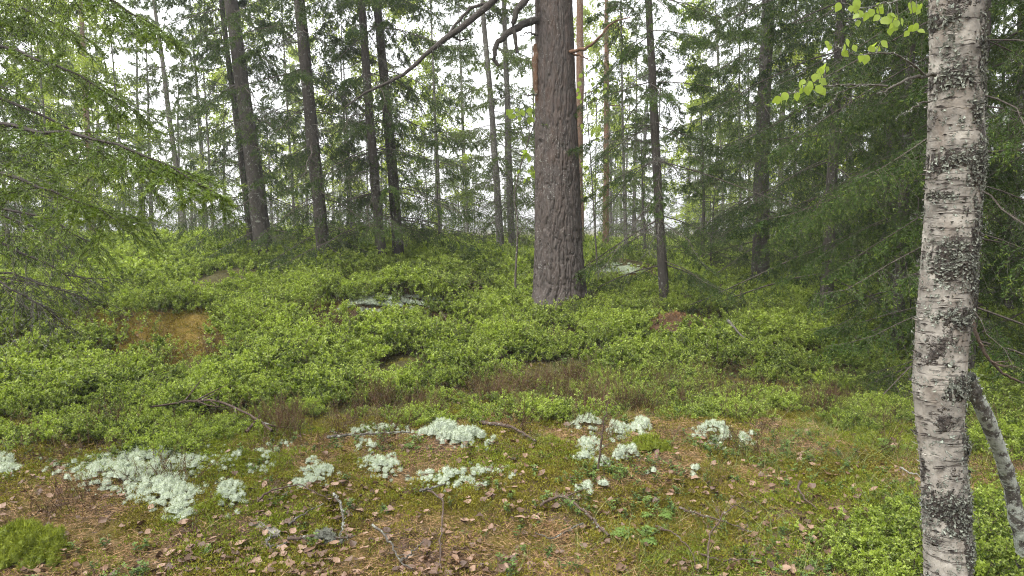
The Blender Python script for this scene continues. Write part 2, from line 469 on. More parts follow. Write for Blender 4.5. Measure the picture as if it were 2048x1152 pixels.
def ground_mat():
    m, nt, out = mat('forest_floor')
    p = wpos(nt)
    n1 = noise(nt, p, 2.3, 4); n2 = noise(nt, p, 17, 4, .7); n3 = noise(nt, p, 90, 3, .7)
    moss = ramp(nt, n2, [(.3, (.045, .036, .01)), (.5, (.105, .082, .018)), (.7, (.20, .15, .028))])
    litter = ramp(nt, n3, [(.3, (.035, .022, .015)), (.55, (.10, .065, .045)), (.75, (.19, .13, .095))])
    f = ramp(nt, math_(nt, 'ADD', n1, math_(nt, 'MULTIPLY', n2, .5)), [(.62, (0, 0, 0)), (.84, (1, 1, 1))])
    c = mix(nt, f, moss, litter)
    soil = ramp(nt, n2, [(.3, (.035, .032, .012)), (.7, (.085, .075, .025))])
    c = mix(nt, attr(nt, 'shrub'), c, soil)
    org = ramp(nt, n2, [(.3, (.075, .05, .014)), (.7, (.18, .125, .025))])
    c = mix(nt, attr(nt, 'orange'), c, org)
    b = N_(nt, 'ShaderNodeBsdfPrincipled', Roughness=.95)
    b.inputs['Specular IOR Level'].default_value = .15
    nt.links.new(c, b.inputs['Base Color'])
    bp = N_(nt, 'ShaderNodeBump', Strength=1.0, Distance=.03)
    nt.links.new(math_(nt, 'ADD', n2, math_(nt, 'MULTIPLY', n3, .5)), bp.inputs['Height'])
    nt.links.new(bp.outputs[0], b.inputs['Normal'])
    nt.links.new(b.outputs[0], out.inputs['Surface'])
    return m
M['ground'] = ground_mat()

# ------------------------------------------------------------------ zones of the floor (in world metres, read off the photograph)
def px_zone(P, blobs, soft=.25):
    """0..1 membership of points in soft ellipses given in photograph pixels"""
    u, v = to_px(P)
    f = np.zeros(len(P))
    wob = (fbm(P[:, 0] * 3, P[:, 1] * 3, 21, 3) - .5) * .9
    for (cx, cy_, rx, ry) in blobs:
        d = np.hypot((u - cx) / rx, (v - cy_) / ry) + wob
        f = np.maximum(f, np.clip((1 - d) / soft + .5, 0, 1))
    return f
ORANGE = [(280, 672, 230, 70), (480, 700, 80, 32), (60, 720, 50, 18), (720, 660, 60, 18), (1230, 565, 50, 22)]
BARE = [(790, 618, 130, 18), (640, 645, 70, 16), (1235, 552, 70, 18), (280, 668, 190, 50), (720, 655, 70, 14), (480, 700, 40, 12), (1350, 665, 50, 24)]
THIN = [(1120, 645, 80, 28), (290, 662, 210, 60), (780, 645, 170, 30), (480, 700, 90, 30), (1240, 575, 90, 30), (60, 720, 70, 30), (1370, 660, 90, 40), (650, 660, 90, 30)]
def front_edge(u):                  # photograph row at which the shrubs begin behind the mossy rise
    xs = [-600, 0, 120, 420, 560, 700, 850, 1000, 1200, 1400, 1600, 1750, 1900, 2048, 2600]
    ys = [895, 895, 900, 888, 876, 862, 850, 826, 820, 822, 826, 860, 890, 895, 895]
    return np.interp(u, xs, ys)
def shrub_zone(P):
    u, v = to_px(P)
    fe = front_edge(u) + (fbm(P[:, 0] * 2.5, P[:, 1] * 2.5, 41, 4) - .5) * 90
    r = np.hypot(P[:, 0], P[:, 1])
    f = np.clip((fe - v) / 45 + .45, 0, 1)
    f = np.where((P[:, 1] < 1.0), (np.hypot(P[:, 0], P[:, 1]) > 5).astype(float), f)
    # a corner of shrubs at the foot of the birch
    d = np.hypot((u - 1960) / 300, (v - 1110) / 120)
    f = np.maximum(f, np.clip((1 - d) / .3 + .3, 0, 1) * (P[:, 1] > .8))
    f = f * (np.hypot(P[:, 0] - 1.38, P[:, 1] - 2.2) > .28) * (P[:, 1] > 2.25)
    return f * (1 - .93 * px_zone(P, BARE, .6)) * (1 - .6 * px_zone(P, THIN, .9))

# ------------------------------------------------------------------ ground
rad = np.concatenate([np.linspace(.25, 1.8, 8), np.linspace(1.9, 6.5, 190), np.geomspace(6.6, 25, 110), np.geomspace(26, 450, 36)])
ang = np.concatenate([np.linspace(-50, 50, 300), np.linspace(52, 308, 60)]) 
ang = R(1) * ang
rr, aa = np.meshgrid(rad, ang, indexing='ij')
gx, gy = rr * np.sin(aa), rr * np.cos(aa)
gz = height(gx, gy)
gv = np.stack([gx, gy, gz], -1).reshape(-1, 3)
idx = np.arange(gv.shape[0]).reshape(rr.shape)
a0 = idx[:-1]; b0 = idx[1:]
gq = np.stack([a0, b0, np.roll(b0, -1, 1), np.roll(a0, -1, 1)], -1).reshape(-1, 4)[:, ::-1]
cen = len(gv)
gv = np.vstack([gv, [[0, 0, height(np.array([0.]), np.array([0.]))[0]]]])
gt = np.stack([np.full(len(ang), cen), idx[0], np.roll(idx[0], -1)], -1)[:, ::-1]
fsh = shrub_zone(gv); forg = px_zone(gv, ORANGE) * (gv[:, 1] > 1)
ground = link('ground', build_mesh('ground', gv, gq, gt, [M['ground']], attrs={'shrub': ('POINT', fsh), 'orange': ('POINT', forg)}))
tag(ground, kind='structure')

# ------------------------------------------------------------------ scatter: one object of uncountable ground cover
def scatter(name, label, cat, P, rot, scl, pick, sources):
    """points that carry small plants; sources are meshes"""
    me = bpy.data.meshes.new(name)
    me.vertices.add(len(P)); me.vertices.foreach_set('co', np.asarray(P, np.float32).ravel())
    a_ = me.attributes.new('rot', 'FLOAT_VECTOR', 'POINT'); a_.data.foreach_set('vector', np.asarray(rot, np.float32).ravel())
    a_ = me.attributes.new('scl', 'FLOAT', 'POINT'); a_.data.foreach_set('value', np.asarray(scl, np.float32))
    a_ = me.attributes.new('pick', 'INT', 'POINT'); a_.data.foreach_set('value', np.asarray(pick, np.int32))
    me.update()
    o = link(name, me)
    ng = bpy.data.node_groups.new(name, 'GeometryNodeTree')
    ng.interface.new_socket('Geometry', in_out='INPUT', socket_type='NodeSocketGeometry')
    ng.interface.new_socket('Geometry', in_out='OUTPUT', socket_type='NodeSocketGeometry')
    gi = ng.nodes.new('NodeGroupInput'); go = ng.nodes.new('NodeGroupOutput')
    g2i = ng.nodes.new('GeometryNodeGeometryToInstance')
    for s_me in reversed(sources):
        so = bpy.data.objects.new(name + '_plant', s_me)
        oi = ng.nodes.new('GeometryNodeObjectInfo'); oi.inputs['Object'].default_value = so
        oi.inputs['As Instance'].default_value = True
        ng.links.new(oi.outputs['Geometry'], g2i.inputs[0])
    def na(nm, typ):
        nd = ng.nodes.new('GeometryNodeInputNamedAttribute'); nd.data_type = typ; nd.inputs['Name'].default_value = nm
        return next(s for s in nd.outputs if s.enabled and s.name == 'Attribute')
    iop = ng.nodes.new('GeometryNodeInstanceOnPoints')
    ng.links.new(gi.outputs[0], iop.inputs['Points'])
    ng.links.new(g2i.outputs[0], iop.inputs['Instance'])
    iop.inputs['Pick Instance'].default_value = True
    ng.links.new(na('pick', 'INT'), iop.inputs['Instance Index'])
    e2r = ng.nodes.new('FunctionNodeEulerToRotation')
    ng.links.new(na('rot', 'FLOAT_VECTOR'), e2r.inputs[0])
    ng.links.new(e2r.outputs[0], iop.inputs['Rotation'])
    ng.links.new(na('scl', 'FLOAT'), iop.inputs['Scale'])
    ng.links.new(iop.outputs[0], go.inputs[0])
    md = o.modifiers.new('scatter', 'NODES'); md.node_group = ng
    return tag(o, label, cat, kind='stuff')

def sector_points(n_, r0, r1, a0=-47, a1=47, power=1.0):
    """points over a sector of ground in front of the camera; power > 1 thins them with distance"""
    u = rng.random(n_)
    e = 2 - power
    r = (r0 ** e + u * (r1 ** e - r0 ** e)) ** (1 / e) if abs(e) > 1e-6 else r0 * (r1 / r0) ** u
    a = R(1) * (a0 + (a1 - a0) * rng.random(n_))
    x, y = r * np.sin(a), r * np.cos(a)
    return np.stack([x, y, height(x, y)], -1)

# --- bilberry shrubs
def bilberry_clump(seed, nst=7, h=.24, spread=.11, leaf=.019, nl=20):
    global rng
    keep = rng; rng = np.random.default_rng(seed)
    s = Soup()
    for k in range(nst):
        b = np.array([rng.normal() * spread * .5, rng.normal() * spread * .5, -.02])
        tip = b + np.array([rng.normal() * spread * .7, rng.normal() * spread * .7, h * rng.uniform(.65, 1.15)])
        t = np.linspace(0, 1, 4)[:, None]
        mid = b + (tip - b) * t + np.array([rng.normal() * .02, rng.normal() * .02, 0]) * np.sin(t * np.pi)
        s.tubes(mid, np.linspace(.0016, .0007, 4), 3, 0, 0)
        pts = [tip]; 
        for j in range(5):
            f = rng.uniform(.4, .9); st = b + (tip - b) * f
            e = st + nrm(np.array([rng.normal(), rng.normal(), rng.uniform(.7, 1.8)])) * h * rng.uniform(.2, .4)
            s.tubes(np.stack([st, (st + e) / 2 + rng.normal(size=3) * .004, e]), np.array([.0011, .0008, .0005]), 3, 0, 0)
            m_ = nl
            u = rng.uniform(.15, 1.05, m_)[:, None]
            pos = st + (e - st) * u + rng.normal(size=(m_, 3)) * .003
            d = nrm(e - st) * .5 + rng.normal(size=(m_, 3)) * .7 + np.array([0, 0, .25])
            up = np.array([0, 0, 1.]) + rng.normal(size=(m_, 3)) * .5
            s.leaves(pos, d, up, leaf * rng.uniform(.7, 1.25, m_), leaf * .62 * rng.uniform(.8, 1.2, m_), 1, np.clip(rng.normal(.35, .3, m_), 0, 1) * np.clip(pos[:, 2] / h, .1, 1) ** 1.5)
    rng = keep
    return s.mesh('bilberry_clump', [M['twig_brown'], M['bilberry']], False)
BIL = [bilberry_clump(100 + i, 7, (.16, .20, .13, .18, .15)[i], .13, (.017, .019, .015, .018, .021)[i], (20, 18, 20, 9, 16)[i]) for i in range(5)]
BILF = [bilberry_clump(140 + i, 10, .18, .2, .029, 13) for i in range(3)]
P1 = sector_points(19000, 2.2, 11.0, power=.75)
z1 = shrub_zone(P1)
u1, v1 = to_px(P1)
dens = np.clip(.5 + (fbm(P1[:, 0] * 1.9, P1[:, 1] * 1.9, 61, 4) - .46) * 6.5, .03, 1)
moundthin = 1
keep1 = rng.random(len(P1)) < z1 * dens * moundthin
P1 = P1[keep1]
P2 = sector_points(14000, 10.5, 32, -46, 46, power=1.2)
P2 = P2[rng.random(len(P2)) < shrub_zone(P2) * np.clip(.5 + (fbm(P2[:, 0] * .9, P2[:, 1] * .9, 63, 3) - .45) * 5, .08, 1)]
PP = np.vstack([P1, P2])
pick = np.concatenate([rng.integers(0, 5, len(P1)), 5 + rng.integers(0, 3, len(P2))])
rot = np.stack([rng.normal(size=len(PP)) * .14, rng.normal(size=len(PP)) * .14, rng.random(len(PP)) * 6.28], -1)
hscale = .15 + 1.75 * fbm(PP[:, 0] * 1.9, PP[:, 1] * 1.9, 61, 4)
hscale *= np.clip((front_edge(to_px(PP)[0]) - to_px(PP)[1]) / 90, .5, 1)
scl = hscale * rng.uniform(.7, 1.3, len(PP))
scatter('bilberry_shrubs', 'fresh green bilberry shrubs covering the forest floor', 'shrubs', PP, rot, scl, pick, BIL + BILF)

# --- moss, orange moss
def spiky(seed, n_=60, r=.042, h=.03, ln=.009, wd=.0042, m='moss'):
    global rng
    keep = rng; rng = np.random.default_rng(seed)
    s = Soup()
    a = rng.random(n_) * 6.28; q = np.sqrt(rng.random(n_)) * r
    pos = np.stack([q * np.cos(a), q * np.sin(a), h * (1 - (q / r) ** 2) * rng.uniform(.4, 1, n_) - .004], -1)
    d = pos * np.array([1, 1, .3]) / r + np.array([0, 0, .5]) + rng.normal(size=(n_, 3)) * .5
    s.needles(pos, d, ln * rng.uniform(.6, 1.5, n_), wd * rng.uniform(.7, 1.3, n_), 0, np.clip(rng.normal(.2, .3, n_), 0, 1))
    rng = keep
    return s.mesh('moss_tuft', [M[m]], False)
MOSS = [spiky(200 + i) for i in range(3)] + [spiky(210 + i, m='moss_green', h=.036) for i in range(2)] + [spiky(220 + i, 60, .05, .04, .016, .005, 'moss_orange') for i in range(2)]
Pm_ = sector_points(42000, 2.1, 7.0, -44, 44, .5)
zs = shrub_zone(Pm_)
nz = fbm(Pm_[:, 0] * 2.3, Pm_[:, 1] * 2.3, 71, 3)
ok = (rng.random(len(Pm_)) < np.clip((nz - .42) * 7, .22, .95)) & (rng.random(len(Pm_)) > zs * .7)
Pm_ = Pm_[ok]
gsel = fbm(Pm_[:, 0] * 1.5 + 9, Pm_[:, 1] * 1.5, 73, 2) + rng.normal(size=len(Pm_)) * .06
pk = np.where(gsel > .53, 3 + rng.integers(0, 2, len(Pm_)), rng.integers(0, 3, len(Pm_)))
Po = sector_points(26000, 6.0, 15, -44, 44, 1.0)
Po = Po[rng.random(len(Po)) < np.maximum(px_zone(Po, ORANGE), px_zone(Po, BARE) * .4)]
Pall = np.vstack([Pm_, Po])
pk = np.concatenate([pk, np.where(rng.random(len(Po)) < .75, 5 + rng.integers(0, 2, len(Po)), rng.integers(0, 5, len(Po)))])
rt = np.stack([rng.normal(size=len(Pall)) * .25, rng.normal(size=len(Pall)) * .25, rng.random(len(Pall)) * 6.28], -1)
scatter('moss_carpet', 'yellow green and orange moss carpeting the foreground and the low mound', 'moss', Pall, rt, rng.uniform(.6, 1.5, len(Pall)), pk, MOSS)

# --- needle litter, grass, lingonberry, dry heather
def litter_bits(seed, n_=16):
    global rng
    keep = rng; rng = np.random.default_rng(seed)
    s = Soup()
    pos = np.stack([rng.normal(size=n_) * .05, rng.normal(size=n_) * .05, rng.uniform(.004, .015, n_)], -1)
    d = np.stack([rng.normal(size=n_), rng.normal(size=n_), rng.normal(size=n_) * .15], -1)
    s.needles(pos, d, rng.uniform(.02, .05, n_), .0022, 0, rng.random(n_))
    rng = keep
    return s.mesh('litter_bits', [M['needle_litter']], False)
Pl = sector_points(16000, 2.1, 5.6, -44, 44, .5)
Pl = Pl[(rng.random(len(Pl)) < np.clip((.62 - fbm(Pl[:, 0] * 2.3, Pl[:, 1] * 2.3, 71, 3)) * 5, .1, 1)) & (shrub_zone(Pl) < .5)]
scatter('needle_litter', 'brown conifer needles strewn among the foreground moss', 'litter', Pl,
        np.stack([np.zeros(len(Pl)), np.zeros(len(Pl)), rng.random(len(Pl)) * 6.28], -1), rng.uniform(.7, 1.3, len(Pl)), rng.integers(0, 3, len(Pl)), [litter_bits(300 + i) for i in range(3)])

def grass_tuft(seed, n_=14, h=.13):
    global rng
    keep = rng; rng = np.random.default_rng(seed)
    s = Soup()
    for k in range(n_):
        b = np.array([rng.normal() * .02, rng.normal() * .02, -.01]); d = np.array([rng.normal() * .45, rng.normal() * .45, 1.])
        L = h * rng.uniform(.5, 1.2); t = np.linspace(0, 1, 4)[:, None]
        p = b + d * L * t + np.array([d[0], d[1], -.35]) * L * .6 * t ** 2
        sd = nrm(np.cross(d, rng.normal(size=3))) * .0014
        w = np.linspace(1, .15, 4)[:, None]
        V = np.concatenate([p - sd * w, p + sd * w])
        s.add(V, q=[[i, i + 1, i + 5, i + 4] for i in range(3)], m=0, a=float(rng.random() < .25) * .8)
    rng = keep
    return s.mesh('grass_tuft', [M['grass']], False)
Pg = sector_points(7000, 2.1, 7.5, -42, 44, .6)
ug, vg = to_px(Pg)
gd = np.clip(np.interp(ug, [0, 700, 1000, 1300, 1700, 2048], [.05, .06, .12, .45, .6, .45]) * 1.2 * np.clip((fbm(Pg[:, 0] * 2, Pg[:, 1] * 2, 81, 3) - .38) * 4, 0, 1), 0, 1)
Pg = Pg[rng.random(len(Pg)) < gd]
scatter('grass', 'thin green grass blades among the moss near the birch', 'grass', Pg,
        np.stack([rng.normal(size=len(Pg)) * .15, rng.normal(size=len(Pg)) * .15, rng.random(len(Pg)) * 6.28], -1), rng.uniform(.5, 1.2, len(Pg)), rng.integers(0, 3, len(Pg)), [grass_tuft(320 + i) for i in range(3)])

def lingon(seed, n_=22, h=.08):
    global rng
    keep = rng; rng = np.random.default_rng(seed)
    s = Soup()
    for k in range(3):
        b = np.array([rng.normal() * .02, rng.normal() * .02, -.01]); tip = b + np.array([rng.normal() * .03, rng.normal() * .03, h * rng.uniform(.6, 1.1)])
        s.tubes(np.stack([b, (b + tip) / 2 + rng.normal(size=3) * .004, tip]), np.array([.0013, .001, .0006]), 3, 0)
        m_ = n_ // 2; u = rng.uniform(.3, 1, m_)[:, None]; a = np.arange(m_) * 2.4
        d = np.stack([np.cos(a), np.sin(a), rng.uniform(.1, .7, m_)], -1)
        s.leaves(b + (tip - b) * u, d, np.array([0, 0, 1.]) + rng.normal(size=(m_, 3)) * .2, rng.uniform(.015, .024, m_), rng.uniform(.009, .013, m_), 1, np.clip(u[:, 0] - .7, 0, 1) * 1.5)
    rng = keep
    return s.mesh('lingonberry', [M['twig_brown'], M['lingon']], False)
Pn = sector_points(12000, 2.1, 9.5, -44, 44, .7)
un, vn = to_px(Pn)
nd_ = np.clip((fbm(Pn[:, 0] * 1.7 + 4, Pn[:, 1] * 1.7, 91, 3) - .45) * 5, .05, 1) * np.interp(un, [0, 500, 1000, 1200, 1600, 2048], [.2, .2, .25, .6, .6, .45])
Pn = Pn[rng.random(len(Pn)) < nd_]
scatter('lingonberry_plants', 'small dark glossy lingonberry plants growing through the foreground moss', 'plants', Pn,
        np.stack([rng.normal(size=len(Pn)) * .2, rng.normal(size=len(Pn)) * .2, rng.random(len(Pn)) * 6.28], -1), rng.uniform(.5, 1.05, len(Pn)), rng.integers(0, 3, len(Pn)), [lingon(340 + i) for i in range(3)])

def heather(seed, n_=12, h=.2):
    global rng
    keep = rng; rng = np.random.default_rng(seed)
    s = Soup()
    for k in range(n_):
        b = np.array([rng.normal() * .04, rng.normal() * .04, -.01]); d = nrm(np.array([rng.normal() * .5, rng.normal() * .5, 1.])); L = h * rng.uniform(.5, 1.2)
        p = b + d * L * np.linspace(0, 1, 4)[:, None] + rng.normal(size=(4, 3)) * .008
        s.tubes(p, np.linspace(.0015, .0006, 4), 3, 0, 0)
        m_ = 30; u = rng.uniform(.3, 1, m_)[:, None]
        s.needles(b + d * L * u, d + rng.normal(size=(m_, 3)) * .8, rng.uniform(.008, .03, m_), .0022, 0, float(rng.random() < .25) * .8)
    rng = keep
    return s.mesh('heather', [M['heather']], False)
Ph = sector_points(9000, 4.0, 10.0, -40, 40, .8)
hz = px_zone(Ph, [(1240, 785, 200, 36), (1000, 790, 60, 20), (640, 640, 70, 16), (560, 850, 60, 20), (1500, 800, 80, 14), (750, 800, 50, 14), (430, 700, 50, 14), (1640, 810, 70, 14), (850, 830, 40, 12)])
Ph = Ph[rng.random(len(Ph)) < hz * .5 + .03]
scatter('dry_heather', 'reddish brown dry heather stems among the bilberry shrubs', 'heather', Ph,
        np.stack([rng.normal(size=len(Ph)) * .2, rng.normal(size=len(Ph)) * .2, rng.random(len(Ph)) * 6.28], -1), rng.uniform(.7, 1.25, len(Ph)), rng.integers(0, 3, len(Ph)), [heather(360 + i) for i in range(3)])

# ------------------------------------------------------------------ spruces
def branch_paths(o, az, L, e0, droop, upturn, npt=7, wob=.03):
    """centre lines of B branches"""
    B = len(o); t = np.linspace(0, 1, npt)
    h = np.stack([np.cos(az), np.sin(az), np.zeros(B)], -1); sd = np.stack([-np.sin(az), np.cos(az), np.zeros(B)], -1)
    z = e0[:, None] * t - droop[:, None] * t ** 2 + upturn[:, None] * t ** 4
    P = o[:, None] + h[:, None] * (L[:, None] * t)[..., None] + np.array([0, 0, 1.]) * (L[:, None] * z)[..., None]
    w = np.cumsum(rng.normal(size=(B, npt)) * wob, 1) * L[:, None]; w -= w[:, :1]
    return P + sd[:, None] * w[..., None]
def along(P, s):
    """points and tangents at parameters s (B, K) on polylines P (B, n, 3)"""
    B, n_, _ = P.shape
    f = np.clip(s, 0, 1) * (n_ - 1); i = np.minimum(f.astype(int), n_ - 2); w = (f - i)[..., None]
    bi = np.arange(B)[:, None]
    a = P[bi, i]; b = P[bi, i + 1]
    return a + (b - a) * w, nrm(b - a)

def conifer_foliage(s, P, L, K=26, tl=.38, hang=.5, spread=.9, M_=26, nl=.028, nw=.006, s0=.15, green=1.0, tips=.25, wm=0, nm=1, tw=.0016, sub=2):
    """side twigs with needles on branches P; green (B,) scales the needles of each branch"""
    B = len(P)
    green = np.broadcast_to(green, (B,))
    S = np.sort(rng.uniform(s0, 1.0, (B, K)), 1)
    pos, tan = along(P, S)
    side = np.where(np.arange(K)[None] % 2 == 0, 1., -1.) * np.ones((B, 1))
    up = np.array([0, 0, 1.])
    lat = nrm(np.cross(tan, up)) * side[..., None]
    d = lat * spread + tan * rng.uniform(.3, .9, (B, K, 1)) + up * rng.normal(0, .15, (B, K, 1))
    d = nrm(d)
    ln = tl * np.clip(L, .5, 3)[:, None] / 1.6 * (1.15 - .75 * S) * rng.uniform(.5, 1.25, (B, K))
    u = np.linspace(0, 1, 3)
    hg = hang * rng.uniform(.5, 1.3, (B, K))
    Q = pos[:, :, None] + d[:, :, None] * (ln[..., None] * u * (1 - .35 * hg[..., None] * u))[..., None] - up * (ln[..., None] * hg[..., None] * u ** 1.6)[..., None]
    Q = Q.reshape(-1, 3, 3); lnf = ln.ravel(); gf = np.repeat(green, K)
    s.tubes(Q, np.linspace(tw, tw * .4, 3)[None] * np.ones((len(Q), 1)), 3, wm)
    # second order twiglets
    lists = [(Q, lnf, gf, M_)]
    if sub:
        S2 = rng.uniform(.25, .95, (len(Q), sub)); p2, t2 = along(Q, S2)
        l2 = (lnf[:, None] * rng.uniform(.25, .55, (len(Q), sub)))
        lat2 = nrm(np.cross(t2, up + rng.normal(size=t2.shape) * .45)) * np.where(np.arange(sub) % 2 == 0, 1., -1.)[None, :, None]
        d2 = nrm(t2 * .7 + lat2 * .7 - up * hang * .5)
        Q2 = p2[:, :, None] + d2[:, :, None] * (l2[..., None] * u)[..., None] - up * (l2[..., None] * hang * .4 * u ** 2)[..., None]
        Q2 = Q2.reshape(-1, 3, 3)
        s.tubes(Q2[:, ::2], np.array([[tw * .7, tw * .3]]) * np.ones((len(Q2), 1)), 3, wm)
        lists.append((Q2, l2.ravel(), np.repeat(gf, sub), max(4, int(M_ * .55))))
    for (Q_, l_, g_, m_) in lists:
        U = rng.uniform(.05, 1.05, (len(Q_), m_)); pp, tt = along(Q_, U)
        keepn = rng.random(U.shape) < g_[:, None] * (.45 + .55 * U)
        pp, tt, U = pp[keepn], tt[keepn], U[keepn]
        dn = tt * .75 + nrm(np.cross(tt, rng.normal(size=tt.shape))) * .8
        tint = np.clip((U - .82) * 5, 0, 1) * tips * rng.uniform(.3, 1.6, len(U))
        s.needles(pp, dn, nl * rng.uniform(.7, 1.2, len(pp)), nw, nm, np.clip(tint, 0, 1))

def trunk_mesh(name, H, r0, m, bend=.15, seed=0, sides=14, npt=40, flare=.25, rough=.06, top=.05):
    r_ = np.random.default_rng(seed)
    t = np.linspace(0, 1, npt) ** 1.3
    z = t * H - .25
    ax = np.cumsum(r_.normal(size=npt)) * .012 * bend * 4; ay = np.cumsum(r_.normal(size=npt)) * .012 * bend * 4
    ax -= ax[0]; ay -= ay[0]
    P = np.stack([ax, ay, z], -1)
    radz = r0 * ((1 - t) * (1 - top) + top) * (1 + flare * np.exp(-np.maximum(z, 0) / (r0 * 1.8)))
    th = np.arange(sides) * 2 * np.pi / sides
    rr_ = radz[:, None] * (1 + rough * (fbm(np.cos(th)[None] * 2 + z[:, None] * 1.5 + seed, np.sin(th)[None] * 2 + z[:, None] * .7, seed, 3) - .5) * 4)
    V = np.stack([P[:, :1] + rr_ * np.cos(th), P[:, 1:2] + rr_ * np.sin(th), np.broadcast_to(P[:, 2:], rr_.shape)], -1)
    idx = np.arange(npt * sides).reshape(npt, sides)
    q = np.stack([idx[:-1], np.roll(idx[:-1], -1, 1), np.roll(idx[1:], -1, 1), idx[1:]], -1).reshape(-1, 4)
    me = build_mesh(name, V.reshape(-1, 3), q, None, [m], attrs={'tint': ('POINT', np.zeros(npt * sides))})
    return me, P, radz
def on_axis(P, z):
    return np.stack([np.interp(z, P[:, 2], P[:, 0]), np.interp(z, P[:, 2], P[:, 1]), z], -1)

def make_spruce(seed, H=12, r0=.12, zlow=1.2, zhi=7.0, nlow=46, nhigh=26, Lmax=1.7, e0=-.1, droop=.3, upturn=.15, dead_to=2.2, needle='needle',
                bark='bark_spruce', K=26, M_=24, nl=.03, nw=.0065, hang=.5, tl=.4, sub=2, tips=.15, deadn=10, gmin=.25, tw=.0016):
    """meshes of one spruce: trunk, crown and a few kinds of dead lower branch"""
    global rng
    keep = rng; rng = np.random.default_rng(seed)
    tm, AX, rz_ = trunk_mesh('trunk', H, r0, M[bark], seed=seed)
    s = Soup()
    z = np.concatenate([np.sort(rng.uniform(zlow, zhi, nlow)), np.sort(rng.uniform(zhi, H * .97, nhigh))])
    az = rng.random(len(z)) * 6.28
    nl_ = max(1, nlow // 5); lev = np.linspace(zlow, zhi, nl_) + rng.normal(size=nl_) * .08
    li = np.minimum(np.arange(nlow) // 5, nl_ - 1)
    z[:nlow] = lev[li] + rng.normal(size=nlow) * .035
    az[:nlow] = li * 1.9 + (np.arange(nlow) % 5) * 1.2566 + rng.normal(size=nlow) * .25
    prof = np.clip((H - z) / (H - zlow), 0.03, 1) ** .7
    L = Lmax * prof * rng.uniform(.55, 1.1, len(z))
    g = np.clip((z - dead_to) / 1.5, 0, 1) * (1 - gmin) + gmin
    g *= rng.uniform(.5, 1.1, len(z))
    o = on_axis(AX, z)
    P = branch_paths(o, az, L, np.full(len(z), e0) + rng.normal(size=len(z)) * .12 + np.clip((z - 5) / 12, 0, .4), droop * rng.uniform(.6, 1.3, len(z)), upturn * rng.uniform(.4, 1.4, len(z)))
    s.tubes(P, np.linspace(1, .18, 7)[None] * (.0035 + .0034 * L)[:, None], 4, 0)
    nax = 46; Sx = rng.uniform(.3, 1.0, (len(P), nax)); ppx, ttx = along(P, Sx); okx = rng.random(Sx.shape) < g[:, None]
    ppx, ttx = ppx[okx], ttx[okx]
    s.needles(ppx, ttx * .6 + nrm(np.cross(ttx, rng.normal(size=ttx.shape))) * .9, nl * 1.2, nw * 1.2, 1, 0.)
    lo = slice(0, nlow); hi = slice(nlow, None)
    conifer_foliage(s, P[lo], L[lo], K, tl, hang, .9, M_, nl, nw, .18, g[lo], tips, 0, 1, tw, sub)
    conifer_foliage(s, P[hi], L[hi], max(8, K // 2), tl * 1.1, hang, .9, max(8, M_ // 2), nl * 1.7, nw * 1.9, .15, 1.0, tips, 0, 1, tw, 1)
    cm = s.mesh('crown', [M['bark_limb'] if needle != 'dead' else M['twig_grey'], M[needle]], False)
    rng = keep
    return tm, cm, AX

def dead_branch_mesh(seed, L=1.2, lich=60):
    """a bare grey lower branch with fine twigs and scraps of lichen"""
    global rng
    keep = rng; rng = np.random.default_rng(seed)
    s = Soup()
    P = branch_paths(np.zeros((1, 3)), np.zeros(1), np.array([L]), np.array([rng.uniform(-.25, .1)]), np.array([rng.uniform(.15, .45)]), np.array([rng.uniform(0, .25)]), 8, .04)
    s.tubes(P, np.linspace(.011, .002, 8)[None], 5, 0)
    conifer_foliage(s, P, np.array([L]), 22, .5, .35, .8, 3, .02, .003, .15, 0.0, 0, 0, 1, .0026, 3)
    S = rng.random((1, lich)); pp, tt = along(P, S)
    pp = pp[0] + rng.normal(size=(lich, 3)) * np.array([.05, .07, .03])
    s.needles(pp, rng.normal(size=(lich, 3)) * .5 + np.array([0, 0, -1.]), rng.uniform(.02, .06, lich), .006, 1, rng.random(lich) * .4)
    rng = keep
    return s.mesh('dead_branch', [M['twig_grey'], M['flake']], False)
DEAD = [dead_branch_mesh(500 + i, L) for i, L in enumerate((1.0, 1.3, 1.6, .8))]

def place_tree(name, label, cat, kind, px, py, Y, scale=1.0, rz=0., group=None, lean=(0, 0), ndead=0, zd=(.5, 3.0), rseed=0, thick=1.0, bark=None):
    tm, cm, AX = kind[:3]
    p = at(np.array(float(px)), np.array(float(py)), np.array(float(Y)))
    z = float(height(np.array([p[0]]), np.array([p[1]]))[0])
    t = thing(name, label, cat, (p[0], p[1], z), rz, group, scale)
    t.rotation_euler = (lean[0], lean[1], rz)
    tr = link('trunk', tm, t); tr.scale = (thick, thick, 1)
    link('crown', cm, t)
    r_ = np.random.default_rng(rseed + int(px) + 5000)
    for k in range(ndead):
        zz = r_.uniform(*zd) / scale
        o = on_axis(AX, np.array([zz]))[0]
        link('dead_branch', DEAD[r_.integers(0, 4)], t, o, (r_.normal() * .3, r_.normal() * .15, r_.random() * 6.28), float(r_.uniform(.5, 1.0)) / scale)
    return t

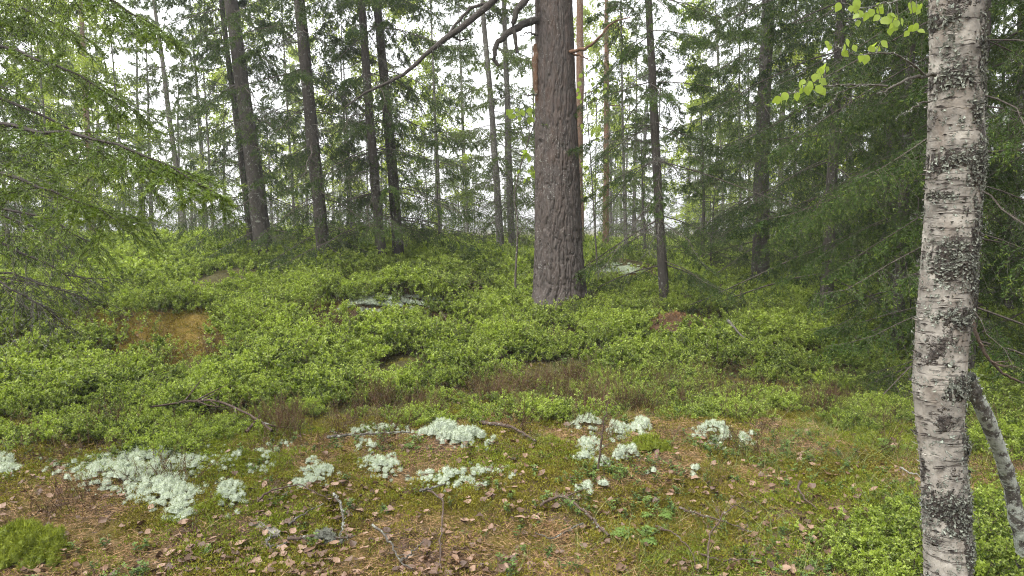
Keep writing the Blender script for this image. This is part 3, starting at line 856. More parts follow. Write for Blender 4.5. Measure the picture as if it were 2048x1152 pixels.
# ------------------------------------------------------------------ tree kinds
KA = make_spruce(1, 13, .105, 0.7, 6.0, 50, 20, 2.0, -.26, .30, .12, 2.2, K=36, M_=42, nl=.036, nw=.0082, sub=3, gmin=.6, tips=.25)
KA2 = make_spruce(2, 12, .10, 0.6, 6.0, 50, 20, 1.9, -.15, .35, .15, 2.0, K=36, M_=42, nl=.036, nw=.0082, sub=3, gmin=.6, tips=.25, hang=.8)
KB = make_spruce(3, 13, .11, .8, 6.5, 70, 20, 2.2, -.22, .34, .14, .2, K=38, M_=46, hang=.62, tl=.46, tips=.35, gmin=.8, nl=.034, nw=.0082, sub=3)
KB2 = make_spruce(4, 11, .10, .55, 6.0, 70, 18, 2.1, -.26, .36, .16, .2, K=36, M_=46, hang=.6, tl=.46, tips=.4, gmin=.85, nl=.034, nw=.0082, sub=3)
KC = make_spruce(5, 14, .12, .6, 11.0, 60, 8, 2.0, -.1, .3, .15, 1.0, 'needle_mist', bark='bark_mist', K=24, M_=22, nl=.06, nw=.021, hang=.7, tl=.6, sub=2, gmin=.45, tw=.003)
KC2 = make_spruce(6, 15, .12, 1.0, 12.0, 56, 8, 1.8, -.15, .28, .12, 1.5, 'needle_mist', bark='bark_mist', K=24, M_=22, nl=.06, nw=.021, hang=.6, tl=.6, sub=2, gmin=.4, tw=.003)
KL = make_spruce(8, 9, .08, .35, 7.5, 64, 8, 1.7, -.12, .32, .15, .3, 'needle_mist', bark='bark_mist', K=22, M_=18, nl=.05, nw=.016, hang=.8, tl=.6, sub=2, gmin=.6, tw=.0022)
KY = make_spruce(7, 3.4, .04, .15, 3.0, 46, 6, 1.15, .05, .25, .2, -1, K=18, M_=20, nl=.028, nw=.007, hang=.35, tl=.5, sub=1, gmin=.9, tips=.4)

def broadleaf(seed, H=11, r0=.09, z0=1.8, nb=34, L=1.6, leaf=.055, nl=60, m='birch_leaf', bark='bark_spruce'):
    global rng
    keep = rng; rng = np.random.default_rng(seed)
    tm, AX, rz_ = trunk_mesh('trunk', H, r0, M[bark], bend=.3, seed=seed, sides=10)
    s = Soup()
    z = np.sort(rng.uniform(z0, H * .97, nb)); az = rng.random(nb) * 6.28
    Lb = L * np.clip((H - z) / (H - z0), .15, 1) ** .5 * rng.uniform(.6, 1.2, nb)
    P = branch_paths(on_axis(AX, z), az, Lb, rng.uniform(.3, .9, nb), rng.uniform(.1, .5, nb), np.zeros(nb), 7, .06)
    s.tubes(P, np.linspace(1, .15, 7)[None] * (.004 + .006 * Lb)[:, None], 4, 0)
    K_ = 7
    S = rng.uniform(.3, 1, (nb, K_)); p, t = along(P, S)
    d = nrm(t + rng.normal(size=t.shape) * .6 - np.array([0, 0, .25])); l2 = rng.uniform(.3, .7, (nb, K_)) * L / 1.6
    u = np.linspace(0, 1, 4)
    Q = (p[:, :, None] + d[:, :, None] * (l2[..., None] * u)[..., None] - np.array([0, 0, 1.]) * (l2[..., None] * .3 * u ** 2)[..., None]).reshape(-1, 4, 3)
    s.tubes(Q, np.array([[.004, .003, .002, .001]]) * np.ones((len(Q), 1)), 3, 0)
    U = rng.uniform(.2, 1.1, (len(Q), nl)); pp, tt = along(Q, U)
    pp = (pp + rng.normal(size=pp.shape) * .06).reshape(-1, 3)
    N = len(pp)
    s.leaves(pp, rng.normal(size=(N, 3)) + np.array([0, 0, -.5]), rng.normal(size=(N, 3)) + np.array([0, 0, .8]), leaf * rng.uniform(.7, 1.2, N), leaf * .75 * rng.uniform(.7, 1.2, N), 1, rng.random(N) * .5)
    rng = keep
    return tm, s.mesh('crown', [M['bark_limb'], M[m]], False), AX
KD = broadleaf(31, 12, .10, 1.5, 44, 2.0, .085, 48)
KD2 = broadleaf(32, 9, .07, .6, 40, 1.7, .08, 46)

def far_pine(seed, H=16, r0=.16, zc=8.5):
    global rng
    keep = rng; rng = np.random.default_rng(seed)
    tm, AX, rz_ = trunk_mesh('trunk', H, r0, M['bark_orange'], bend=.2, seed=seed, sides=14, top=.25)
    s = Soup()
    nb = 30; z = np.sort(rng.uniform(zc, H * .98, nb)); z[:4] = rng.uniform(4, zc, 4)
    Lb = rng.uniform(.8, 2.0, nb)
    P = branch_paths(on_axis(AX, z), rng.random(nb) * 6.28, Lb, rng.uniform(-.1, .5, nb), rng.uniform(0, .3, nb), np.zeros(nb), 7, .08)
    s.tubes(P, np.linspace(1, .2, 7)[None] * (.012 + .008 * Lb)[:, None], 5, 0)
    g = np.ones(nb); g[:4] = .05
    conifer_foliage(s, P, Lb, 12, .35, -.3, .8, 46, .07, .008, .45, g, .1, 0, 1, .004, 1)
    rng = keep
    return tm, s.mesh('crown', [M['bark_orange'], M['pine_needle']], False), AX
KP = far_pine(41)

# ------------------------------------------------------------------ mid-ground trees, one by one
def T(name, label, cat, kind, px, py, Y, lean=0.05, scale=1.0, rz=0.0, group=None, ndead=0, zd=(.5, 3.0), thick=1.0):
    t = place_tree(name, label, cat, kind, px, py, Y, scale, rz, group, (0, 0), ndead, zd, 0, thick)
    t.rotation_mode = 'ZXY'
    t.rotation_euler = (0, -lean, rz)
    return t
G1 = 'spruces on the bilberry rise behind the clearing'
T('spruce_tree', 'thickest dark spruce left of the pine, leaning left on the rise', 'tree', KA, 530, 522, 12.5, .105, 1.0, 0.3, G1, 14, (.4, 4.2), 1.5)
T('spruce_tree', 'thin dark spruce stem just left of the thickest leaning spruce', 'tree', KA2, 507, 508, 13.2, .09, .95, 1.2, G1, 8, (.5, 4), .72)
T('spruce_tree', 'straight grey-barked spruce right of the thickest leaning spruce', 'tree', KA, 650, 542, 11.0, .07, 1.0, 2.4, G1, 18, (.7, 4.2), 1.05)
T('spruce_tree', 'left one of the close pair of spruces before the big pine', 'tree', KA2, 765, 537, 11.0, .068, 1.0, 4.0, G1, 14, (.5, 3.6), .8)
T('spruce_tree', 'right one of the close pair of spruces with green boughs on its right', 'tree', KA2, 800, 526, 11.5, .07, 1.02, 0.6, G1, 12, (.5, 3.6), .9)
T('spruce_tree', 'slender leaning spruce behind the rowan sapling, left of two', 'tree', KC, 1002, 514, 16.0, .07, .85, 1.0, G1, 14, (.4, 4), .85)
T('spruce_tree', 'straighter spruce directly behind the rowan sapling stem', 'tree', KC2, 1026, 514, 16.3, .03, .85, 2.2, G1, 12, (.4, 4), .85)
T('spruce_tree', 'slim lone spruce stem right of the big pine by brown hummock', 'tree', KA, 1330, 607, 9.5, .07, .95, 3.3, G1, 14, (1.0, 3.8), .66)
G2 = 'dense drooping spruces on the right'
T('spruce_tree', 'grey stout spruce half hidden by drooping boughs behind the hollow', 'tree', KB, 1518, 578, 13.0, .0, 1.05, 1.5, G2, 0, (.3, 1.2), 1.35)
T('spruce_tree', 'slim dark spruce with hanging curtains of twigs over bilberries', 'tree', KB2, 1650, 637, 9.3, -.01, 1.05, .2, G2, 0, (.3, 1.2), .75)
T('spruce_tree', 'broader spruce trunk deep behind hanging boughs left of the birch', 'tree', KB, 1768, 602, 12.0, 0, 1.0, 3.6, G2, 0, (.3, 1.2), 1.2)
T('spruce_tree', 'spruce right behind the birch with low boughs sweeping down left', 'tree', KB2, 1925, 780, 6.0, 0, .92, 2.55, G2, 0, (.3, 1.2), .9)
T('spruce_tree', 'dense dark spruce just left of the birch with boughs to the ground', 'tree', KB2, 1795, 700, 7.6, 0, .8, 4.1, G2, 0, (.3, 1.2), .8)
T('spruce_tree', 'dark spruce with lichen-grey dead boughs at the right edge', 'tree', KB, 2110, 760, 6.6, 0, .95, 1.0, G2, 8, (.5, 2.2), 1.0)
T('spruce_tree', 'spruce stem in the shade between birch and right edge', 'tree', KB2, 2010, 640, 9.5, 0, 1.0, 5.0, G2, 6, (.4, 2.0), .9)
T('spruce_tree', 'short bushy spruce right of the lone slim stem', 'tree', KY, 1405, 545, 14.5, .03, 1.2, 4.4, G2)
T('young_spruce', 'small bushy spruce behind lichen rock right of the pine', 'tree', KY, 1290, 530, 15.0, 0, .95, 0)
T('young_spruce', 'small dark young spruce beside the grey stout spruce', 'tree', KY, 1420, 560, 13.5, 0, .65, 2)
T('young_spruce', 'low young spruce by the close spruce pair on the rise', 'tree', KY, 880, 505, 15.0, 0, .8, 1)
T('spruce_tree', 'shadowy spruce with bare grey lower boughs at the left edge', 'tree', KA2, -70, 600, 7.2, 0, .95, 3.1, None, 16, (.2, 2.2), 1.1)
T('spruce_tree', 'light grey spruce stem far left with feathery boughs', 'tree', KC2, 372, 482, 19.0, .10, .85, .5, None, 16, (.6, 5), .8)
T('pine_tree', 'far orange-barked pine showing just right of the big pine', 'tree', KP, 1160, 480, 22.0, .01, 1.0, 1.0, None, 0, thick=.95)
T('pine_tree', 'bare orange pine stem behind boughs left of the lone slim spruce', 'tree', KP, 1212, 485, 21.0, .01, .9, 2.6, None, 0, thick=.65)
T('pine_tree', 'distant orange pine stem among pale leaves at far left', 'tree', KP, 185, 470, 27.0, .0, 1.0, 4.0, None, 0, thick=.8)
for (px, Y, sc_, lb) in [(110, 17.5, .9, 'low-boughed spruce behind the near left boughs'), (255, 21, 1., 'full spruce standing left of the light grey stem'), (430, 18, .8, 'low-boughed spruce left of the thin dark stem'),
        (590, 19, .9, 'full spruce filling the gap between thickest spruce and grey-barked spruce'), (705, 17, .75, 'low spruce between grey-barked spruce and the close pair'), (880, 17.5, .95, 'broad spruce with sweeping boughs right of the close pair'),
        (935, 23, 1., 'pale full spruce left of the two slender stems'), (1075, 22, 1., 'pale spruce peeping out at left behind the big pine'), (1250, 17, .95, 'full spruce behind the lichen rock right of the pine'),
        (1480, 18, .9, 'full spruce left of the grey stout spruce'), (1590, 17, 1.1, 'dense spruce between grey stout and slim dark spruces'), (1700, 15.5, 1.05, 'dense spruce between slim dark and broader spruces'),
        (1840, 14.5, 1.1, 'dense spruce just left behind the birch'), (1960, 13.5, 1.1, 'dense spruce just right behind the birch'), (20, 14, .8, 'grey-green spruce behind the dead boughs at left')]:
    T('spruce_tree', lb, 'tree', KL, px, 500, Y, .03, sc_, float(rng.random() * 6.28), 'full low-boughed spruces behind', 0, thick=.6)
# the wood behind: individuals that nothing tells apart
def wood(label, name, group, kinds, spots):
    for i, (px, Y, sc, th) in enumerate(spots):
        side = 'left of the spruce pair' if px < 740 else 'between spruce pair and big pine' if px < 1090 else 'between big pine and lone slim spruce' if px < 1330 else 'behind the dense right-hand spruces'
        T(name, label + ', ' + side, 'tree', kinds[i % len(kinds)], px, 490, Y, float(rng.uniform(-.01, .07)), sc, float(rng.random() * 6.28), group, 0, thick=th * .45)
wood('slender grey far spruce', 'spruce_tree', 'far spruces behind the rise', [KC, KC2],
     [(40, 24, .9, .9), 
      (930, 35, 1., 1.), 
      (1450, 22, .85, .9), (1560, 24, 1., 1.), (1620, 20, .9, .8), (1710, 22, 1., 1.), (1810, 19, .9, .9), (1950, 20, 1., 1.), (-80, 22, .9, .9), (2080, 18, 1., 1.),
      (1500, 32, 1.1, 1.), (1680, 33, 1.1, 1.), (1880, 30, 1.1, 1.), (-200, 30, 1., 1.), (2200, 28, 1., 1.), (1750, 42, 1.2, 1.), (1010, 48, 1.1, 1.), (800, 46, 1.1, 1.)])
wood('pale leafy far birch', 'birch_tree', 'far birches behind the spruces', [KD, KD2],
     [(90, 23, 1., .8), (200, 21, .9, .8), (700, 24, 1., .8), (860, 23, .9, .7), (1190, 27, .9, .7), (1420, 26, 1., .8), (1700, 16, .8, .7), (1850, 17, .8, .7), (500, 30, 1.1, .8), (640, 36, 1.1, .8), (150, 33, 1.2, .9)])

def far_wood():
    KF = make_spruce(15, 12, .12, 1.0, 10.0, 40, 6, 1.9, -.1, .3, .1, 1.5, 'needle_mist', K=14, M_=10, nl=.1, nw=.035, hang=.5, tl=.6, sub=1, gmin=.4, tw=.006)
    P = sector_points(150, 38, 95, -48, 48, .9)
    m_ = len(P); rt = np.stack([np.zeros(m_), np.full(m_, -.03), rng.random(m_) * 6.28], -1); sc_ = rng.uniform(.8, 1.25, m_)
    scatter('distant_forest', 'misty mass of distant conifers closing the view', 'forest', np.repeat(P, 2, 0), np.repeat(rt, 2, 0), np.repeat(sc_, 2), np.tile([0, 1], m_), [KF[0], KF[1]])
far_wood()

# ------------------------------------------------------------------ the big pine
def big_pine():
    Y = 9.3
    base = at(np.array(1118.), np.array(632.), np.array(Y))
    bz = float(height(base[:1], base[1:2])[0])
    t = thing('pine_tree', 'big old pine with thick fissured reddish-brown trunk in the middle', 'tree', (base[0], base[1], bz))
    nth = 230
    z = np.concatenate([np.linspace(-.25, 4.6, 470), np.linspace(4.65, 15, 60)])
    th = np.arange(nth) / nth * 2 * np.pi
    r = np.interp(z, [-.25, 0, .35, .9, 1.6, 2.6, 4.3, 9, 15], [.50, .42, .345, .308, .290, .265, .225, .16, .06])
    axx = np.interp(z, [0, 1.4, 4.4, 15], [0, -.02, -.10, -.3]); axy = .03 * np.sin(z * .8)
    ZZ, TH = np.meshgrid(z, th, indexing='ij')
    # bark: long interwoven fissures below, finer flaky plates above; the seam of the noise is at the back
    TS = np.mod(TH - np.pi / 2, 2 * np.pi) * .3
    low = np.clip(1 - ZZ / 3.2, 0, 1)
    wx = (fbm(TS * 5, ZZ * 2.2, 411, 2) - .5) * .10
    fA = fbm((TS + wx) * 20, ZZ * 2.6, 412, 3); fB = fbm((TS + wx) * 34 + 7, ZZ * 6.5, 413, 3); fC = fbm(TS * 60, ZZ * 24, 414, 3)
    kA = np.exp(-((fA - .5) / .045) ** 2); kB = np.exp(-((fB - .5) / .045) ** 2)
    kA2 = np.exp(-((fbm((TS + wx) * 16 + 3, ZZ * 3.4 + 9, 415, 2) - .47) / .03) ** 2)
    c1 = vnoise(TS * 16, ZZ * 5, 416); c2 = vnoise(TS * 40, ZZ * 16, 417)
    disp = -(.012 + .020 * low) * np.maximum(kA, kA2 * .8) - (.008 + .004 * low) * kB + (fC - .5) * .009 + (c2 - .5) * .004
    butt = 1 + .10 * np.exp(-np.maximum(ZZ, 0) / .4) * (np.sin(TH * 5 + 1) * .6 + np.sin(TH * 3 + 2) * .6)
    RR = r[:, None] * butt + disp
    V = np.stack([axx[:, None] + RR * np.cos(TH), axy[:, None] + RR * np.sin(TH), ZZ], -1)
    idx = np.arange(len(z) * nth).reshape(len(z), nth)
    q = np.stack([idx[:-1], np.roll(idx[:-1], -1, 1), np.roll(idx[1:], -1, 1), idx[1:]], -1).reshape(-1, 4)
    tint = np.clip((c1 * .6 + c2 * .5 - .35) * 1.2, 0, 1) * np.clip(.25 + (ZZ - .5) / 4.0, .15, .85)
    link('trunk', build_mesh('trunk', V.reshape(-1, 3), q, None, [M['bark_pine']], smooth=True, attrs={'tint': ('POINT', tint.ravel())}), t)
    def limb(name, pts, r0, r1, mt, label=None, twigs=0, seed=0, needles=0):
        global rng
        keep = rng; rng = np.random.default_rng(seed)
        C = np.array([at(np.array(float(a)), np.array(float(b)), np.array(float(c))) for a, b, c in pts]) - np.array([base[0], base[1], bz])
        k = np.linspace(0, 1, len(C)); kk = np.linspace(0, 1, 16)
        Pc = np.stack([np.interp(kk, k, C[:, i]) for i in range(3)], -1)
        Pc[1:-1] = .25 * Pc[:-2] + .5 * Pc[1:-1] + .25 * Pc[2:]
        Pc[1:-1] += rng.normal(size=(14, 3)) * .008
        s = Soup(); s.tubes(Pc[None], np.linspace(r0, r1, 16)[None] * (1 + rng.normal(size=(1, 16)) * .06), 8, 0)
        if twigs:
            conifer_foliage(s, Pc[None], np.array([1.2]), twigs, .45, .25, .8, 6 + needles, .05, .006, .35, np.array([.2 if not needles else 1.]), 0, 0, 1, .004, 2)
        link(name, s.mesh(name, [mt, M['pine_needle'] if needles else M['flake']], True), t)
        rng = keep
    limb('branch', [(1075, -130, 9.2), (1020, -30, 8.9), (985, 5, 8.8), (930, 50, 8.7), (880, 85, 8.6), (850, 115, 8.6), (800, 155, 8.5), (720, 190, 8.5), (690, 215, 8.5)], .055, .008, M['pine_limb'], twigs=10, seed=1)
    limb('branch', [(985, 5, 8.8), (940, 15, 8.8), (905, 60, 8.7), (880, 85, 8.65)], .02, .014, M['pine_limb'], seed=2)
    limb('branch', [(900, 62, 8.7), (915, 80, 8.7), (935, 78, 8.7)], .02, .006, M['pine_limb'], seed=12)
    limb('branch', [(1075, 40, 9.2), (1045, 48, 9.0), (1015, 65, 8.9), (995, 85, 8.9), (988, 110, 8.9), (997, 132, 8.9)], .05, .022, M['pine_limb'], seed=3)
    limb('branch', [(1075, -40, 9.2), (1055, -5, 9.0), (1032, 20, 8.9), (1025, 55, 8.9), (1035, 105, 8.9)], .055, .02, M['pine_limb'], seed=4)
    limb('branch', [(1135, 105, 9.2), (1160, 100, 9.0), (1185, 90, 8.9), (1205, 65, 8.8), (1225, 45, 8.8), (1260, 35, 8.8)], .026, .006, M['bark_orange'], twigs=6, seed=5)
    limb('branch', [(1135, 105, 9.2), (1165, 112, 9.1), (1185, 125, 9.1)], .018, .005, M['bark_orange'], seed=6)
    limb('dead_branch', [(1075, 188, 9.2), (1058, 190, 9.0), (1046, 188, 8.95)], .012, .005, M['twig_grey'], seed=7)
    limb('dead_branch', [(1075, 70, 9.2), (1058, 66, 9.0), (1040, 70, 8.95)], .014, .005, M['twig_grey'], seed=8)
    limb('bark_strip', [(1074, 90, 9.25), (1070, 130, 9.2), (1072, 175, 9.2), (1076, 205, 9.22)], .045, .02, M['bark_orange'], seed=9)
    # the crown far above the picture
    global rng
    keep = rng; rng = np.random.default_rng(44)
    s = Soup(); nb = 34
    zb = np.sort(rng.uniform(7.5, 14.8, nb)); o = np.stack([np.interp(zb, z, axx), np.zeros(nb), zb], -1); Lb = rng.uniform(1.2, 2.8, nb)
    Pb = branch_paths(o, rng.random(nb) * 6.28, Lb, rng.uniform(0, .6, nb), rng.uniform(0, .3, nb), np.zeros(nb), 7, .08)
    s.tubes(Pb, np.linspace(1, .2, 7)[None] * (.015 + .01 * Lb)[:, None], 5, 0)
    conifer_foliage(s, Pb, Lb, 14, .35, -.3, .8, 30, .09, .01, .4, 1.0, .1, 0, 1, .004, 1)
    link('crown', s.mesh('crown', [M['bark_orange'], M['pine_needle']], False), t)
    rng = keep
big_pine()

# ------------------------------------------------------------------ the near birch
def big_birch():
    global rng
    keep = rng; rng = np.random.default_rng(77)
    Yb = 2.2
    rows = [(1921, -400, 92), (1919, -200, 96), (1917, 0, 100), (1918, 100, 96), (1918, 150, 98), (1921, 300, 106), (1914, 430, 102), (1905, 560, 102), (1895, 680, 102), (1888, 770, 102), (1890, 850, 93), (1897, 950, 90), (1901, 1060, 94), (1902, 1152, 92), (1900, 1300, 104)]
    C = np.array([at(np.array(float(a)), np.array(float(b)), np.array(Yb)) for a, b, w in rows]); W = np.array([w for a, b, w in rows]) / F_PX * Yb / 2 * .95
    o_ = np.argsort(C[:, 2]); C, W = C[o_], W[o_]
    gz_ = float(height(C[:1, 0], C[:1, 1])[0])
    base = np.array([C[0, 0], C[0, 1], gz_])
    zt = np.concatenate([np.linspace(gz_ - .2, 3.3, 620), np.linspace(3.35, 9, 40)])
    cx = np.interp(zt, C[:, 2], C[:, 0]) + np.clip(zt - 3, 0, 9) * .03; cyy = np.full_like(zt, Yb) + .03 * np.sin(zt * 1.3)
    r = np.interp(zt, C[:, 2], W) * np.clip(1 - (zt - 3) / 7, .2, 1) * (1 + .3 * np.exp(-np.maximum(zt - gz_, 0) / .12))
    nth = 110; th = np.arange(nth) / nth * 2 * np.pi
    ZZ, TH = np.meshgrid(zt, th, indexing='ij')
    scab = fbm(np.cos(TH) * 1.6 + 5, np.sin(TH) * 1.6 + ZZ * 3.2, 501, 4)
    # scabs the photograph shows, at pixel rows and sides of the trunk (facing the camera is -y)
    def spot(px, py, w, h):
        z0 = at(np.array(float(px)), np.array(float(py)), np.array(Yb))[2]; x0 = at(np.array(float(px)), np.array(float(py)), np.array(Yb))[0]
        X = cx[:, None] + r[:, None] * np.cos(TH)
        wz = (fbm(np.cos(TH) * 9 + 3, ZZ * 22 + np.sin(TH) * 9, 509, 3) - .5) * .09
        return np.exp(-(((X + wz - x0) / (w / F_PX * Yb)) ** 2 + ((ZZ - z0) / (h / F_PX * Yb)) ** 2)) * (np.sin(TH) < .2)
    tint = np.zeros_like(ZZ)
    for (a, b, w, h) in [(1905, 160, 26, 22), (1950, 130, 16, 80), (1945, 330, 28, 45), (1890, 320, 20, 18), (1900, 520, 36, 40), (1935, 500, 16, 90), (1910, 630, 40, 14), (1905, 770, 28, 22), (1895, 1010, 42, 36), (1880, 45, 20, 12), (1930, 230, 18, 25), (1935, 890, 14, 20), (1925, 1100, 20, 25), (1880, 390, 24, 8)]:
        tint = np.maximum(tint, spot(a, b, w, h))
    disp = (fbm(TH * 9, ZZ * 45, 503, 3) - .5) * .006 + tint * (fbm(np.cos(TH) * 14 + ZZ * 9, np.sin(TH) * 14 + ZZ * 30, 505, 3) - .35) * .02
    RR = r[:, None] + disp
    V = np.stack([cx[:, None] + RR * np.cos(TH), cyy[:, None] + RR * np.sin(TH), ZZ], -1) - base
    idx = np.arange(len(zt) * nth).reshape(len(zt), nth)
    q = np.stack([idx[:-1], np.roll(idx[:-1], -1, 1), np.roll(idx[1:], -1, 1), idx[1:]], -1).reshape(-1, 4)
    t = thing('birch_tree', 'near white-barked birch trunk with dark scabs and grey lichen', 'tree', base)
    link('trunk', build_mesh('trunk', V.reshape(-1, 3), q, None, [M['bark_birch']], attrs={'tint': ('POINT', tint.ravel())}), t)
    # foliose lichen: little curled flakes standing off the bark
    mask = np.clip(tint * 1.1 + np.clip((scab - .58) * 5, 0, 1) * .5 + .012, 0, 1) * (ZZ < 3.3) * (ZZ > gz_)
    mask = mask * (.3 + 1.4 * vnoise(TH * 12, ZZ * 40, 507) ** 2)
    pr = (mask / mask.sum()).ravel()
    k = rng.choice(pr.size, 7500, p=pr)
    nv = np.stack([np.cos(TH), np.sin(TH), np.zeros_like(TH)], -1).reshape(-1, 3)[k]
    pp = V.reshape(-1, 3)[k] + rng.normal(size=(len(k), 3)) * .002
    s = Soup()
    tg = nrm(np.cross(nv, rng.normal(size=nv.shape)))
    s.leaves(pp, tg * .9 + nv * rng.uniform(.2, .9, (len(k), 1)) + np.array([0, 0, -.1]), nv, rng.uniform(.003, .015, len(k)), rng.uniform(.003, .011, len(k)), 0, rng.random(len(k)) ** 3, .35)
    lc = link('lichen', s.mesh('lichen', [M['flake']], False), t); tag(lc, kind='stuff')
    # peeling curls of bark
    k = rng.choice(pr.size, 1500, p=(np.ones(pr.size) * ((ZZ < 3.2) & (ZZ > gz_)).ravel()) / ((ZZ < 3.2) & (ZZ > gz_)).sum())
    nv = np.stack([np.cos(TH), np.sin(TH), np.zeros_like(TH)], -1).reshape(-1, 3)[k]; pp = V.reshape(-1, 3)[k]
    s = Soup(); tg = np.cross(nv, np.array([0, 0, 1.]))
    s.leaves(pp, tg + nv * rng.uniform(.05, .4, (len(k), 1)), nv, rng.uniform(.010, .04, len(k)), rng.uniform(.002, .009, len(k)), 0, rng.random(len(k)), .3)
    pb = link('peeling_bark', s.mesh('peeling_bark', [M['bark_birch']], False), t); tag(pb, kind='stuff')
    # branches to the left with a few fresh leaves, each leaf its own
    leaf_me = round_leaf('leaf', .023, .018, M['fresh_leaf'])
    def bough(pts, r0, r1, leaf_px, mt='twig_grey'):
        Cc = np.array([at(np.array(float(a)), np.array(float(b)), np.array(float(c))) for a, b, c in pts]) - base
        kq = np.linspace(0, 1, len(Cc)); kk = np.linspace(0, 1, 14)
        Pc = np.stack([np.interp(kk, kq, Cc[:, i]) for i in range(3)], -1); Pc[1:-1] += rng.normal(size=(12, 3)) * .003
        s = Soup(); s.tubes(Pc[None], np.linspace(r0, r1, 14)[None], 6, 0)
        # short spurs towards the leaves
        LP = []
        for (a, b) in leaf_px:
            i = int(np.argmin([abs(to_px(p_ + base)[0] - a) + abs(to_px(p_ + base)[1] - b) for p_ in Pc]))
            e = at(np.array(float(a)), np.array(float(b)), np.array(Pc[i, 1] + base[1] + rng.normal() * .02)) - base
            s.tubes(np.stack([Pc[i], (Pc[i] + e) / 2 + np.array([0, 0, .006]), e])[None], np.array([[.0013, .001, .0007]]), 4, 0)
            LP.append(e)
        nfl = 90; S = rng.random((1, nfl)); p_, tt = along(Pc[None], S)
        s.needles(p_[0], rng.normal(size=(nfl, 3)), rng.uniform(.004, .012, nfl), .004, 1, rng.random(nfl))
        bo = link('branch', s.mesh('branch', [M[mt], M['flake']], True), t)
        for e in LP + [e_ + rng.normal(size=3) * .012 for e_ in LP]:
            link('leaf', leaf_me, bo, e, (1.57 + rng.normal() * .45, rng.uniform(.3, 2.8), rng.normal() * .5), float(rng.uniform(.75, 1.25)))
    bough([(1870, 150, 2.183), (1850, 150, 2.115), (1820, 156, 2.073), (1780, 178, 2.031), (1755, 188, 2.031)], .0065, .002, [])
    bough([(1775, 172, 2.031), (1720, 168, 2.014), (1690, 170, 1.997), (1650, 170, 1.997), (1600, 180, 1.997), (1560, 192, 1.997)], .003, .0008,
          [(1562, 190), (1578, 190), (1592, 184), (1605, 176), (1615, 170), (1625, 165), (1632, 172), (1640, 160), (1645, 150), (1650, 138), (1638, 142), (1655, 132)])
    bough([(1850, 150, 2.115), (1830, 130, 2.073), (1800, 108, 2.031), (1760, 102, 2.031), (1720, 115, 2.031), (1660, 90, 2.031)], .0035, .0008,
          [(1660, 86), (1685, 100), (1690, 88), (1750, 95), (1762, 82), (1738, 92)])
    bough([(1862, -60, 2.158), (1840, -30, 2.115), (1800, 0, 2.073), (1760, 10, 2.031), (1710, 20, 2.031)], .004, .0008,
          [(1680, 5), (1710, 8), (1718, 28), (1735, 25), (1755, 15), (1765, 8), (1760, 30), (1775, 28), (1790, 35), (1797, 40), (1785, 45), (1795, 52), (1825, 12), (1832, 14), (1845, 8), (1828, 50), (1835, 60)])
    bough([(1720, 168, 2.014), (1680, 185, 1.997), (1650, 215, 1.997), (1625, 226, 1.997)], .002, .0008, [])
    bough([(1872, 200, 2.158), (1840, 208, 2.115), (1810, 225, 2.115), (1790, 240, 2.115)], .003, .0008, [])
    # crown above the picture
    s = Soup(); nb = 26; zb = np.sort(rng.uniform(3.4, 8.8, nb)) ; ob = np.stack([np.interp(zb, zt, cx), np.full(nb, Yb), zb], -1) - base
    Lb = rng.uniform(.7, 1.6, nb)
    Pb = branch_paths(ob, rng.random(nb) * 6.28, Lb, rng.uniform(.4, 1., nb), rng.uniform(.2, .5, nb), np.zeros(nb), 7, .06)
    s.tubes(Pb, np.linspace(1, .15, 7)[None] * (.004 + .006 * Lb)[:, None], 4, 0)
    S = rng.uniform(.25, 1.05, (nb, 110)); p_, tt = along(Pb, S); p_ = (p_ + rng.normal(size=p_.shape) * .15).reshape(-1, 3)
    s.leaves(p_, rng.normal(size=p_.shape) + np.array([0, 0, -.6]), rng.normal(size=p_.shape) + np.array([0, 0, .8]), .04, .033, 1, rng.random(len(p_)) * .5)
    link('crown', s.mesh('crown', [M['bark_limb'], M['fresh_leaf']], False), t)
    rng = keep
big_birch()

